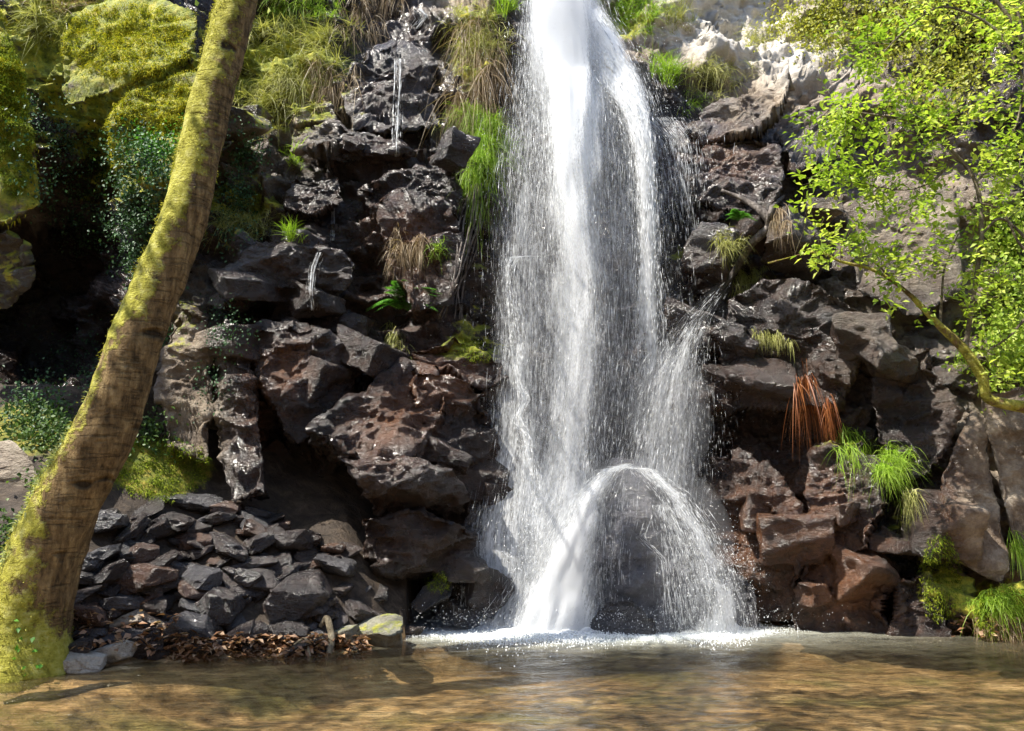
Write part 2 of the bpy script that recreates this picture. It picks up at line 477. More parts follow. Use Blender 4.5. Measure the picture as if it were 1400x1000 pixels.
def bark_material(name, moss_bias, base=((0.06, 0.04, 0.02), (0.22, 0.145, 0.065), (0.42, 0.30, 0.14))):
    s = NT(name); co = s.coord(False)
    st = s.scalev(co, (9, 9, 2.2))
    n1 = s.noise(st, 1.6, 7, .7); n2 = s.noise(co, 30, 5, .7)
    col = s.ramp(n1, [(.33, base[0]), (.5, base[1]), (.68, base[2])])
    col = s.mix(.5, col, s.ramp(n2, [(.3, .5), (.7, 1.5)]), 'MULTIPLY')
    wr = s.ramp(s.noise(s.scalev(co, (3.2, 3.2, 24)), 1.0, 5, .65, .6), [(.36, 0.0), (.45, 1.0)])
    col = s.mix(.22, col, wr, 'MULTIPLY')
    sc = s.ramp(s.noise(s.scalev(co, (2.2, 2.2, 5)), 1.0, 2, .5), [(.27, 0.12), (.34, 1.0)])
    col = s.mix(.9, col, sc, 'MULTIPLY')
    z = s.attr('moss')
    m = s.math('ADD', s.math('MULTIPLY', s.math('SUBTRACT', s.math('ADD', s.math('MULTIPLY', s.noise(co, 3.0, 7, .7), .6), s.math('MULTIPLY', s.noise(co, 8.0, 5, .7), .4)), .5), 5.5), s.math('SUBTRACT', s.math('MULTIPLY', z, 2.4), 1.2 - moss_bias))
    m = s.math('MULTIPLY', m, 2.6, True)
    mc = s.ramp(s.noise(co, 11, 7, .72), [(.3, (0.17, 0.16, 0.015)), (.5, (0.58, 0.54, 0.08)), (.68, (0.78, 0.74, 0.24))])
    col = s.mix(m, col, mc)
    hb = s.math('ADD', s.math('MULTIPLY', n1, .9), s.math('MULTIPLY', n2, .35))
    hb = s.math('ADD', hb, s.math('MULTIPLY', wr, .3))
    hb = s.math('ADD', hb, s.math('MULTIPLY', sc, .8))
    hb = s.math('ADD', hb, s.math('MULTIPLY', m, s.noise(co, 45, 5, .7)))
    return s.done(s.principled(col, .85, s.bump(hb, 1.0, .06), .2))
M['bark'] = bark_material('mossy_bark', .15)
M['limb'] = bark_material('mossy_limb', .5)
M['twig'] = bark_material('thin_branch', -.5, ((0.09, 0.07, 0.045), (0.2, 0.165, 0.11), (0.36, 0.31, 0.22)))
M['root'] = bark_material('grey_root', -2, ((0.07, 0.06, 0.055), (0.2, 0.17, 0.15), (0.38, 0.34, 0.31)))

def water_fall_material():
    s = NT('falling_water')
    d = s.n('ShaderNodeBsdfDiffuse'); d.inputs[0].default_value = (.93, .945, .96, 1)
    t = s.n('ShaderNodeBsdfTranslucent'); t.inputs[0].default_value = (.93, .945, .96, 1)
    g = s.n('ShaderNodeBsdfGlossy'); g.inputs['Roughness'].default_value = .25
    a = s.n('ShaderNodeMixShader'); a.inputs[0].default_value = .4
    s.t.links.new(d.outputs[0], a.inputs[1]); s.t.links.new(t.outputs[0], a.inputs[2])
    b = s.n('ShaderNodeMixShader'); b.inputs[0].default_value = .12
    s.t.links.new(a.outputs[0], b.inputs[1]); s.t.links.new(g.outputs[0], b.inputs[2])
    return s.done(b.outputs[0])
M['fall'] = water_fall_material()
def pool_material():
    s = NT('pool_water'); co = s.coord(False)
    st = s.scalev(co, (1.0, 2.6, 1))
    h = s.math('ADD', s.noise(st, 3.2, 4, .55, .4), s.math('MULTIPLY', s.noise(st, 11, 3, .5, .3), .35))
    nb = s.bump(h, .8, .06)
    t = s.n('ShaderNodeBsdfTransparent'); t.inputs[0].default_value = (.93, .89, .78, 1)
    g = s.n('ShaderNodeBsdfGlossy'); g.inputs['Roughness'].default_value = .12; s.set(g.inputs['Normal'], nb)
    fr = s.n('ShaderNodeFresnel'); fr.inputs['IOR'].default_value = 1.33; s.set(fr.inputs['Normal'], nb)
    mx = s.n('ShaderNodeMixShader')
    milk = s.attr('milk')
    mk = s.math('MULTIPLY', milk, s.ramp(s.noise(st, 1.6, 5, .65), [(.3, .55), (.65, 1.15)]), True)
    d = s.n('ShaderNodeBsdfDiffuse'); s.set(d.inputs[0], s.mix(s.math('MULTIPLY', milk, 1.25, True), (.27, .22, .10), (.74, .77, .70)))
    body = s.n('ShaderNodeMixShader'); s.set(body.inputs[0], mk)
    s.t.links.new(t.outputs[0], body.inputs[1]); s.t.links.new(d.outputs[0], body.inputs[2])
    s.t.links.new(fr.outputs[0], mx.inputs[0]); s.t.links.new(body.outputs[0], mx.inputs[1]); s.t.links.new(g.outputs[0], mx.inputs[2])
    return s.done(mx.outputs[0])
M['pool'] = pool_material()
def bed_material():
    s = NT('stream_bed'); co = s.coord(False)
    st = s.scalev(co, (1, 1.6, 1))
    n1 = s.noise(st, 1.1, 5, .6, .6); n2 = s.noise(st, 5, 6, .7, .5); n3 = s.noise(co, 40, 4, .7)
    f = s.math('ADD', s.math('MULTIPLY', n1, .6), s.math('MULTIPLY', n2, .4))
    col = s.ramp(f, [(.36, (.05, .031, .014)), (.45, (.17, .108, .05)), (.54, (.32, .215, .11)), (.66, (.46, .345, .21))])
    col = s.mix(s.ramp(s.noise(st, .8, 4, .6), [(.5, 0.0), (.66, .7)]), col, (.15, .15, .045))
    v = s.n('ShaderNodeTexVoronoi'); s.set(v.inputs['Vector'], st); v.inputs['Scale'].default_value = 5.0
    pv = s.ramp(v.outputs['Color'], [(.2, .55), (.8, 1.35)])
    col = s.mix(.6, col, pv, 'MULTIPLY')
    col = s.mix(.5, col, s.ramp(n3, [(.3, .5), (.7, 1.5)]), 'MULTIPLY')
    # soil and litter above the waterline
    pos = s.n('ShaderNodeNewGeometry'); sp = s.n('ShaderNodeSeparateXYZ'); s.set(sp.inputs[0], pos.outputs['Position'])
    up = s.math('MULTIPLY', s.math('SUBTRACT', sp.outputs[2], .14), 12, True)
    soil = s.ramp(n2, [(.3, (.018, .014, .011)), (.5, (.05, .036, .026)), (.7, (.11, .08, .055))])
    col = s.mix(up, col, soil)
    mfac = s.attr('mossy')
    m = s.math('MULTIPLY', s.math('ADD', s.math('MULTIPLY', s.math('SUBTRACT', s.noise(co, 5, 6, .7), .5), 2.0), s.math('SUBTRACT', s.math('MULTIPLY', mfac, 2), 1)), 3, True)
    mc = s.ramp(s.noise(co, 9, 6, .7), [(.3, (.05, .08, .01)), (.5, (.16, .17, .02)), (.68, (.36, .26, .04))])
    col = s.mix(m, col, mc)
    nb = s.bump(s.math('ADD', n2, s.math('MULTIPLY', n3, .3)), .8, .05)
    return s.done(s.principled(col, .75, nb, .3))
M['bed'] = bed_material()
def foam_material():
    s = NT('foam')
    return s.done(s.principled((.86, .88, .88), .5, None, .3))
M['foam'] = foam_material()

def mist_material(density):
    s = NT('spray_mist')
    v = s.n('ShaderNodeVolumePrincipled')
    v.inputs['Color'].default_value = (.95, .97, 1, 1); v.inputs['Density'].default_value = density; v.inputs['Anisotropy'].default_value = .2
    s.t.links.new(v.outputs[0], s.out.inputs['Volume'])
    return s.m
def white_water_material():
    s = NT('white_water'); co = s.coord(False)
    h = s.noise(s.scalev(co, (26, 26, 5)), 1.0, 6, .75)
    return s.done(s.principled((.9, .92, .93), .55, s.bump(h, 1.0, .05), .3))
M['white'] = white_water_material()

def sheet_material():
    """a veil of falling water: white where it is broken up, clear between the streaks"""
    s = NT('water_veil')
    st = s.attr('st', 'Vector'); dn = s.attr('dens')
    v = s.math('MULTIPLY', s.noise(s.scalev(st, (15, 1.0, 1)), 1.0, 4, .6), .34)
    v = s.math('ADD', v, s.math('MULTIPLY', s.noise(s.scalev(st, (42, 4.5, 1)), 1.0, 4, .65), .33))
    v = s.math('ADD', v, s.math('MULTIPLY', s.noise(s.scalev(st, (95, 24, 1)), 1.0, 3, .6), .33))
    a = s.math('MULTIPLY', s.math('ADD', s.math('SUBTRACT', v, .66), s.math('MULTIPLY', dn, .40)), 5.4, True)
    a = s.math('ADD', s.math('MULTIPLY', a, .85), s.math('MULTIPLY', dn, .15), True)
    a = s.math('MULTIPLY', a, s.math('MULTIPLY', dn, 6.0, True))
    d = s.n('ShaderNodeBsdfDiffuse'); d.inputs[0].default_value = (.93, .945, .96, 1)
    t = s.n('ShaderNodeBsdfTranslucent'); t.inputs[0].default_value = (.93, .945, .96, 1)
    w = s.n('ShaderNodeMixShader'); w.inputs[0].default_value = .45
    s.t.links.new(d.outputs[0], w.inputs[1]); s.t.links.new(t.outputs[0], w.inputs[2])
    tr = s.n('ShaderNodeBsdfTransparent')
    mx = s.n('ShaderNodeMixShader'); s.set(mx.inputs[0], a)
    s.t.links.new(tr.outputs[0], mx.inputs[1]); s.t.links.new(w.outputs[0], mx.inputs[2])
    return s.done(mx.outputs[0])
M['veil'] = sheet_material()
# ------------------------------------------------------------------ ground: stream bed, banks, valley floor in one sheet
WL = np.array([(-60, 945), (0, 930), (60, 923), (120, 915), (200, 905), (235, 907), (330, 900), (430, 895), (545, 880), (565, 855)])
_w = np.array([on_z(p[0], p[1], WZ) for p in WL])
WX = np.concatenate([[-60.0, -9.0], _w[:, 0], [-1.0, 60]]); WY = np.concatenate([[7.0, 6.6], _w[:, 1], [10.4, 10.4]])
def ground_z(x, y):
    x = np.asarray(x, float); y = np.asarray(y, float)
    yl = np.interp(x, WX, WY)
    d = y - yl + 0.12 * fbm(np.stack([x * 1.7, y * 1.7, 0 * x], -1).reshape(-1, 3), 3, 40).reshape(x.shape)
    slope = np.interp(x, [-7, -4.6, -3.2, -1.6, -1.0], [.95, .85, .9, .75, .6])
    bank = np.minimum(d * slope * (0.35 + 0.65 * np.clip(d / 0.7, 0, 1)), 2.6) + WZ
    yls = np.mean([np.interp(x + q, WX, WY) for q in np.linspace(-1.0, 1.0, 11)], 0)
    bedz = WZ + np.maximum(np.minimum(y - yls, -.05) * 0.35, -0.34) + 0.03 * fbm(np.stack([x * 2, y * 2, 0 * x], -1).reshape(-1, 3), 4, 41).reshape(x.shape)
    z = np.where(d > 0, bank, bedz)
    far = np.clip((np.hypot(x, y - 6) - 9) / 20, 0, 1)
    back = np.clip((1.5 - y) / 3.0, 0, 1)
    z = np.where(y < 3, z + back * 0.8, z)
    z = np.where(y < 4, z + far * 1.0, z)
    # unseen slope added behind and beside the viewer to cut sky light
    shade_slope = np.maximum(np.maximum(-2.5 - y, 0) * .95, np.maximum(np.abs(x) - 9.5, 0) * .9 * np.clip((9 - y) / 3, 0, 1))
    return z + np.minimum(shade_slope, 17)
def build_ground():
    def axis(lo, hi, fine0, fine1, step):
        mid = np.arange(fine0, fine1, step)
        g = np.geomspace(step * 1.5, 1.0, 26)
        left = fine0 - np.cumsum(g / g.sum() * (fine0 - lo))
        right = fine1 + np.cumsum(g / g.sum() * (hi - fine1))
        return np.concatenate([left[::-1], mid, right])
    xs = axis(-400, 400, -7.5, 7.5, 0.045); ys = axis(-400, 400, 3.5, 12.0, 0.045)
    X, Y = np.meshgrid(xs, ys)
    Z = ground_z(X, Y)
    fine = (np.abs(X) < 8) & (Y > 3) & (Y < 12.5)
    P = np.stack([X, Y, 0 * X], -1).reshape(-1, 3)
    up = np.clip((Z - WZ + .05) * 6, 0.25, 1)
    Z = Z + np.where(fine, up * (0.035 * fbm(P * 7, 4, 44) + .05 * fbm(P * 2.2, 3, 45)).reshape(X.shape), 0)
    V = np.stack([X, Y, Z], -1).reshape(-1, 3)
    ny, nx = X.shape
    i = (np.arange(ny - 1)[:, None] * nx + np.arange(nx - 1)[None, :])
    Q = np.stack([i, i + 1, i + nx + 1, i + nx], -1).reshape(-1, 4)
    px, py = to_px(np.where(V[:, 1:2] > 1, V, np.array([[0, 5, 0]])))
    ms = np.exp(-(((px - 215) / 80) ** 2 + ((py - 640) / 45) ** 2)) * 1.3 + np.exp(-(((px - 20) / 90) ** 2 + ((py - 590) / 50) ** 2)) + .8 * np.exp(-(((px - 20) / 50) ** 2 + ((py - 880) / 60) ** 2))
    ms = np.where(V[:, 1] > 6, ms, 0)
    o = put('ground', V, [Q], M['bed'], None, {'mossy': ms}, True, (0, 0, 0))
    tag(o, 'shallow brown stream bed and stony banks of the pool', None, None, 'structure')
    return o
build_ground()

# ------------------------------------------------------------------ pool surface
def build_pool():
    xs = np.concatenate([[-60, -30, -15], np.arange(-8, 8, .05), [15, 30, 60]]); ys = np.concatenate([[-60, -25, -8, 0], np.arange(3, 11.2, .04)])
    X, Y = np.meshgrid(xs, ys)
    P = np.stack([X * 1.1, Y * 2.4, 0 * X], -1).reshape(-1, 3)
    near = np.exp(-((X + -.3) / 3.0) ** 2) * np.clip((Y - 6.5) / 3.5, 0, 1)
    Z = (0.010 * fbm(P * 1.3, 3, 50) + .006 * fbm(P * 4, 2, 51)).reshape(X.shape) * (0.7 + 1.6 * near)
    V = np.stack([X, Y, Z + WZ], -1).reshape(-1, 3)
    ny, nx = X.shape
    i = (np.arange(ny - 1)[:, None] * nx + np.arange(nx - 1)[None, :])
    Q = np.stack([i, i + 1, i + nx + 1, i + nx], -1).reshape(-1, 4)
    px, py = to_px(np.where(V[:, 1:2] > 3, V, np.array([[0, 5, 0]])))
    milk = .08 + .85 * np.exp(-((V[:, 0] - .5) / 1.1) ** 2 - ((V[:, 1] - 9.7) / .75) ** 2) + .66 * np.exp(-((V[:, 0] - 1.0) / 3.0) ** 2 - ((V[:, 1] - 9.7) / 1.0) ** 2)
    o = put('water', V, [Q], M['pool'], None, {'milk': np.clip(milk, 0, .9)}, True, (0, 0, 0))
    tag(o, 'clear brown rippling water of the shallow pool', None, None, 'structure')
build_pool()

# ------------------------------------------------------------------ cliff: authored depths, then broken relief
CT = [  # photo px, py, metres along the valley
 (-250,-200,12),(-250,300,10.5),(-250,800,8.6),(0,-150,12),(60,20,11.2),(60,180,11.4),(20,420,14),(100,250,12.4),(90,350,14),(60,470,14),(120,450,13.2),(110,540,11.8),(50,540,10.6),
 (200,-120,11.5),(120,60,10.5),(200,90,10.4),(220,180,10.0),(205,300,9.95),(180,420,10.1),(210,480,9.95),(160,560,9.9),(290,200,10.6),(320,260,10.5),(250,420,9.9),(250,560,9.75),(60,650,9.6),(-60,560,9.6),
 (200,700,10.0),(300,720,10.2),(330,800,10.2),(200,900,10.2),(-100,900,9.9),
 (380,-120,12.6),(400,30,11.8),(380,120,11.2),(440,110,11.4),(520,10,12.3),(500,-120,13.0),(540,100,11.5),(590,60,12.0),(600,-60,13.0),(650,40,11.4),(640,110,11.2),(690,40,11.6),
 (430,190,11.1),(540,190,11.1),(390,260,10.7),(350,330,10.4),(460,260,10.9),(560,240,10.9),(640,200,10.8),(620,280,10.8),(430,330,10.5),(540,320,10.6),(400,400,10.5),(450,440,10.4),
 (500,420,10.7),(560,430,10.5),(620,400,10.6),(660,350,10.9),(360,460,9.9),(420,500,10.3),(520,480,10.4),(600,480,10.2),(650,500,10.4),(330,560,9.8),(400,620,10.6),(440,680,11.9),(420,760,11.6),(470,780,11.4),
 (520,600,10.2),(600,560,10.1),(560,700,10.2),(650,640,10.2),(600,780,9.9),(560,820,10.3),(660,820,10.1),(690,700,10.5),
 (740,-120,14),(760,0,12.4),(720,100,11.6),(790,110,11.6),(760,220,11.3),(830,230,11.2),(720,330,10.95),(800,400,10.9),(760,560,10.75),(860,500,10.85),(740,720,10.6),(760,860,10.5),(880,650,10.9),(880,860,10.7),
 (850,20,13.4),(930,40,13.2),(850,110,11.9),(920,120,12.0),(900,190,11.4),(900,330,11.0),(950,300,10.9),(960,400,10.7),(960,520,10.6),(960,640,10.6),(960,800,10.4),
 (900,-120,16),(1020,10,14.2),(1000,90,12.7),(1100,60,13.2),(1090,130,11.9),(1200,20,13),(1300,40,12.6),(1400,20,12.2),(1150,-150,16),(1400,-150,14),(1600,0,11.5),(1600,500,9.2),(1600,900,9),
 (1000,180,11.2),(1060,200,11.0),(1010,270,10.8),(1060,300,10.8),(1000,350,10.7),(1120,200,11.2),(1180,160,11.6),(1250,180,11.4),(1350,180,11.2),(1150,300,10.7),(1250,300,10.8),(1350,300,10.6),
 (1080,370,10.6),(1160,380,10.3),(1250,420,10.3),(1350,420,10.2),(1020,450,10.5),(1100,500,10.3),(1180,500,10.0),(1260,520,9.95),(1350,500,9.85),(1050,580,10.4),(1120,570,10.1),(1200,590,9.95),(1280,620,9.8),
 (1390,600,9.7),(1020,680,10.3),(1100,690,10.1),(1180,690,9.9),(1240,720,9.9),(1320,720,9.7),(1400,720,9.5),(1060,800,10.2),(1150,800,9.9),(1230,830,9.8),(1310,810,9.75),(1400,860,9.6),(1250,960,9.8),(900,960,10.8),(600,960,10.4),(300,960,10.4)]
CT = np.array(CT, float)
def base_depth(px, py):
    out = np.zeros(px.shape); wsum = np.zeros(px.shape)
    for a, b, y in CT:
        d2 = (px - a) ** 2 + (py - b) ** 2
        w = 1.0 / (d2 + 500.0) ** 1.9
        out += w * y; wsum += w
    return out / wsum
def gz(px, py, a, b, ra, rb, amp=1.0):
    return amp * np.exp(-((px - a) / ra) ** 2 - ((py - b) / rb) ** 2)
def zones(V):
    """iron, moss and dryness (with painted sun glare) of the rock, by place on the cliff"""
    px, py = to_px(V)
    rust = .18 + gz(px, py, 600, 520, 60, 45, .6) + gz(px, py, 400, 500, 30, 50, .55) + gz(px, py, 1150, 800, 70, 60, .7) + gz(px, py, 1120, 680, 60, 80, .4) + gz(px, py, 560, 340, 50, 70, .5) + gz(px, py, 530, 590, 50, 40, .55) + gz(px, py, 350, 560, 30, 80, .4) + gz(px, py, 1350, 700, 60, 120, .45) + gz(px, py, 1000, 210, 60, 40, .4) + gz(px, py, 1020, 740, 50, 80, .55)
    moss = gz(px, py, 60, 60, 160, 150, .8) + gz(px, py, 200, 200, 100, 160, .75) + gz(px, py, 400, 90, 110, 110, .8) + gz(px, py, 250, 450, 40, 60, .45) + gz(px, py, 650, 70, 45, 90, .8) + gz(px, py, 640, 470, 60, 40, .55) + gz(px, py, 1290, 800, 50, 60, .55) + gz(px, py, 1370, 830, 60, 60, .7) + gz(px, py, 860, 30, 90, 40, .7) + gz(px, py, 1200, 40, 160, 60, .6) + gz(px, py, 930, 340, 40, 60, .45) + gz(px, py, 1010, 360, 40, 30, .5) + gz(px, py, 660, 380, 40, 70, .4) + gz(px, py, 1150, 610, 50, 30, .5) + gz(px, py, 340, 290, 60, 50, .6) + gz(px, py, 1230, 700, 30, 60, .5)
    dry = gz(px, py, 980, 25, 150, 65, 2.2) + gz(px, py, 1100, 90, 110, 60, 1.3) + gz(px, py, 1260, 280, 170, 170, .75) + gz(px, py, 1365, 670, 58, 190, 1.0) + gz(px, py, 250, 520, 50, 130, .85) + gz(px, py, 420, 150, 60, 60, .6) + gz(px, py, 640, -10, 70, 40, 1.0) + gz(px, py, 350, 220, 60, 60, .5) + gz(px, py, 110, 120, 40, 40, .7) + gz(px, py, 30, 290, 60, 60, .6) + gz(px, py, 1000, 170, 50, 30, .35) + gz(px, py, 1220, 480, 80, 60, .2) + gz(px, py, 290, 620, 30, 70, .4)  # upper right terms also put bright sunlight into the rock colour
    return np.clip(np.stack([rust, moss, dry], -1), 0, 2.0)
cliff = thing('cliff', (0, 10.4, -0.6), 'dark wet broken rock cliff behind the pool', None, None, 'structure')
def build_cliff_face():
    us = np.arange(-260, 1680, 2.6); vs = np.arange(-190, 975, 2.6)
    U, W = np.meshgrid(us, vs)
    Yb = base_depth(U, W)
    Yb = Yb - gz(U, W, 470, 480, 190, 330, .30) - gz(U, W, 1120, 520, 150, 320, .18)
    V = at(U.ravel(), W.ravel(), Yb.ravel())
    ny, nx = U.shape
    G = V.reshape(ny, nx, 3)
    nrm = unit(np.cross(np.gradient(G, axis=1), np.gradient(G, axis=0))).reshape(-1, 3)
    nrm = np.where(nrm[:, 1:2] > 0, -nrm, nrm)
    nrm = unit(nrm * 0.5 + np.array([0, -.8, .12]))
    u, w = U.ravel(), W.ravel()
    calm = 1 - gz(u, w, 790, 480, 110, 420, .45) - gz(u, w, 1320, 600, 120, 220, .35) - gz(u, w, 1250, 300, 150, 120, .3)
    big = chipped((V @ TILT.T) * np.array([.95, .95, 1.4]), 21, 1.0, .8, .6) * .24 + .06
    V = V + nrm * (big * calm)[:, None]
    V2 = relief(V, nrm, 30, .035, .17, .07, .5)
    V = V + (V2 - V) * np.clip(calm, .4, 1)[:, None]
    i = (np.arange(ny - 1)[:, None] * nx + np.arange(nx - 1)[None, :])
    Q = np.stack([i, i + nx, i + nx + 1, i + 1], -1).reshape(-1, 4)
    put('rock_face', V, [Q], M['cliff'], cliff, {'zone': zones(V)})
build_cliff_face()
BLOCKS = [
 [(418,588,9.15),(470,545,9.35),(550,492,9.8),(600,500,9.9),(620,560,9.7),(545,640,9.1),(470,622,9.05),(430,640,9.9),(600,650,9.9),(520,540,10.6)],
 [(455,622,9.0),(545,625,9.1),(620,640,9.2),(650,690,9.5),(530,668,8.95),(480,650,9.0),(520,720,9.6),(640,720,9.9),(560,620,10.2)],
 [(488,712,9.15),(560,690,9.2),(630,715,9.25),(655,730,9.5),(640,790,9.6),(560,790,9.3),(515,775,9.2),(500,800,9.9),(600,700,10.2)],
 [(345,445,9.5),(400,430,9.5),(470,470,9.6),(520,490,9.9),(470,560,9.9),(410,610,9.5),(385,590,9.4),(350,500,9.3),(330,470,9.6),(420,450,10.4),(400,620,10.2)],
 [(300,440,9.5),(340,460,9.4),(335,560,9.25),(370,690,9.2),(315,690,9.2),(290,600,9.4),(280,520,9.6),(350,600,9.9),(300,500,10.2)],
 [(250,405,9.6),(285,430,9.5),(300,520,9.5),(285,640,9.3),(225,620,9.3),(215,540,9.4),(230,440,9.6),(260,500,10.3)],
 [(300,370,9.7),(330,330,9.9),(400,335,9.8),(465,340,9.9),(490,365,9.9),(470,400,9.9),(350,395,9.7),(310,400,9.8),(320,340,10.6),(470,345,10.6),(420,430,10.5),(300,430,10.4)],
 [(490,255,10.4),(560,222,10.6),(620,220,10.7),(640,250,10.6),(630,290,10.5),(520,290,10.3),(500,280,10.4),(600,215,11.2),(500,320,10.9),(620,330,10.9)],
 [(470,100,11.2),(500,65,11.4),(550,55,11.5),(600,80,11.5),(605,170,11.2),(540,190,10.9),(480,180,10.9),(465,130,11.1),(540,60,12.2),(600,190,11.6)],
 [(395,180,10.8),(450,165,10.9),(560,200,10.8),(590,215,10.9),(480,215,10.6),(400,205,10.6),(500,180,11.5),(450,230,11.2)],
 [(515,270,10.3),(560,265,10.4),(625,280,10.5),(640,350,10.4),(620,420,10.2),(560,430,10.0),(520,350,10.2),(560,300,10.9)],
 [(560,500,9.7),(640,520,9.8),(680,570,10),(660,640,9.9),(600,640,9.6),(560,560,9.6),(620,560,10.4)],
 [(640,620,9.9),(690,600,10.1),(720,680,10.0),(710,830,9.8),(640,880,9.7),(600,800,9.7),(620,720,9.7),(660,700,10.5)],
 [(965,620,10),(1010,610,9.9),(1060,640,9.6),(1095,690,9.5),(1105,780,9.6),(1080,850,9.9),(980,860,10.1),(950,700,10.1),(1030,720,10.6)],
 [(1000,400,10.2),(1040,375,10.2),(1120,385,10.0),(1175,420,9.9),(1190,470,9.8),(1150,560,9.8),(1090,560,9.9),(1000,560,10.1),(980,460,10.2),(1080,480,10.7)],
 [(940,240,10.6),(960,200,10.8),(1030,185,10.9),(1070,200,10.7),(1075,260,10.4),(1050,300,10.4),(970,290,10.5),(940,265,10.6),(1010,230,11.3)],
 [(930,185,10.9),(960,150,11.2),(1040,115,11.4),(1090,100,11.4),(1075,150,11),(1040,190,10.8),(960,200,10.8),(1010,150,11.8)],
 [(1285,650,9.4),(1330,560,9.6),(1345,570,9.5),(1385,780,9.1),(1370,800,9.2),(1300,770,9.2),(1290,720,9.3),(1340,700,10)],
 [(1340,540,9.5),(1420,520,9.4),(1450,800,9.1),(1395,800,9.1),(1360,620,9.4),(1400,650,10.1)],
 [(1190,520,9.75),(1270,470,9.75),(1310,560,9.6),(1290,640,9.5),(1240,660,9.6),(1200,610,9.7),(1250,560,10.3)],
 [(1110,600,9.8),(1180,600,9.7),(1180,640,9.5),(1220,690,9.4),(1190,760,9.4),(1110,750,9.6),(1100,680,9.7),(1150,680,10.2)],
 [(1090,740,9.7),(1180,745,9.5),(1230,780,9.4),(1220,880,9.4),(1080,880,9.7),(1150,800,10.3)],
 [(1220,790,9.4),(1270,780,9.3),(1305,880,9.2),(1215,880,9.3),(1260,830,9.9)],
 [(1240,700,9.6),(1280,710,9.5),(1330,790,9.35),(1320,870,9.3),(1290,860,9.35),(1250,780,9.5),(1290,780,9.9)],
 [(400,240,10.6),(460,235,10.7),(470,275,10.5),(440,300,10.4),(385,290,10.4),(420,260,11.0)],
 [(395,140,11.0),(450,130,11.2),(462,165,11.0),(400,175,10.8),(430,160,11.6)],
 [(1060,180,11.0),(1100,150,11.2),(1170,80,11.9),(1180,110,11.6),(1140,220,10.9),(1080,250,10.7),(1130,170,11.8)],
 [(1150,280,10.5),(1240,240,10.8),(1310,260,10.7),(1320,400,10.3),(1250,440,10.1),(1170,400,10.2),(1240,340,11)],
 [(560,480,9.9),(620,455,10.1),(690,500,10.2),(700,530,10.2),(640,530,10.0),(580,510,9.9),(640,500,10.6)],
]
for k, pts in enumerate(BLOCKS):
    planar = k in (17, 18, 27)
    V, fs = hull_rock(pts, 60 + k, 6, .015, .018 if planar else .028, .035 if planar else .10, .02 if planar else .05)
    put('rock_block', V, fs, M['cliff'], cliff, {'zone': zones(V)})

_r = np.random.default_rng(91); _n = 0
while _n < 64:
    if _r.random() < .62: _px, _py = _r.uniform(310, 690), _r.uniform(150, 850)
    else: _px, _py = _r.uniform(940, 1290), _r.uniform(230, 855)
    if 1130 < _px and _py < 420: continue
    if _px < 480 and _py > 640: continue
    if 500 < _px < 650 and 300 < _py < 480: continue
    _Y = float(base_depth(np.array([_px]), np.array([_py]))[0]) - _r.uniform(.22, .5)
    _s = _r.uniform(.35, .85)
    _c = at(_px, _py, _Y)
    from mathutils import Euler
    _R = np.array(Euler([math.radians(_r.uniform(-25, 25)), math.radians(_r.uniform(-8, 32)), math.radians(_r.uniform(-40, 40))]).to_matrix())
    _V, _f = stone(_c, (_s * _r.uniform(.8, 1.5), _s * .9, _s * _r.uniform(.5, 1.0)), 900 + _n, 5, 5, _R, .008, 0, 0)
    _d = unit(_V - _c)
    _h = chipped(_V * np.array([4.5, 4.5, 7.5]), 12, 1.0, .8, .6); _h = np.minimum(_h - np.percentile(_h, 80), .02)
    _V = _V + _d * (_h * .07 + fbm(_V * 9, 4, 8) * .012)[:, None]
    put('rock_block', _V, _f, M['cliff'], cliff, {'zone': zones(_V)})
    _n += 1
# ------------------------------------------------------------------ boulders that stand on their own
def boulder(name, pts, mat, label, cat='boulder', seed=1, group=None, **kw):
    fz = kw.pop('fuzz', None)
    V, fs = hull_rock(pts, seed, kw.pop('level', 6), **kw)
    o = put(name, V, fs, M[mat], None, {'zone': zones(V)})
    if fz:
        d = unit(V - V.mean(0)); r = np.random.default_rng(seed)
        w = np.clip(.55 - d[:, 1] * .6 + d[:, 2] * .5, 0, 1) * np.clip(fbm(V * 2.6, 4, 33) * 3.2 + .5, 0, 1) + 1e-6
        k = r.choice(len(V), fz[1], p=w / w.sum())
        bv, bf, br = blades(V[k] + r.normal(0, .015, (fz[1], 3)), d[k] + r.normal(0, .6, (fz[1], 3)) + [0, 0, .2], fz[2] * r.uniform(.5, 1.5, fz[1]), fz[2] * .32, fz[2] * .6, 2)
        A = Acc(); A.add(bv, bf, br); A.put('moss', M[fz[0]], o)['kind'] = 'stuff'
    return tag(o, label, cat, group)
boulder('mossy_boulder', [(80,60,10.0),(110,10,10.3),(200,-15,10.5),(275,20,10.3),(270,75,9.9),(190,100,9.7),(150,130,9.7),(90,150,9.8),(80,110,9.9),(180,60,10.9)], 'mossrock', 'big boulder thick with golden moss, bare tan rock at its lower corner', seed=3, soft=.03, fuzz=('moss', 16000, .026))
boulder('mossy_boulder', [(145,165,9.6),(180,120,9.7),(270,95,9.8),(310,130,9.8),(300,250,9.4),(200,260,9.4),(150,230,9.5),(220,180,10.4)], 'mossrock', 'rounded mossy boulder behind the leaning trunk, ivy hanging down its front', seed=4, soft=.04, fuzz=('moss', 12000, .026))
boulder('mossy_boulder', [(-90,-60,9.6),(-10,-20,9.3),(20,60,9.1),(40,150,9.0),(52,200,8.95),(62,285,9.0),(15,315,8.8),(-70,320,8.8),(-20,140,8.7),(-60,150,10)], 'mossrock', 'tall green mossy rock with a sharp edge beside the dark hollow', seed=5, soft=.03, fuzz=('moss', 14000, .035))
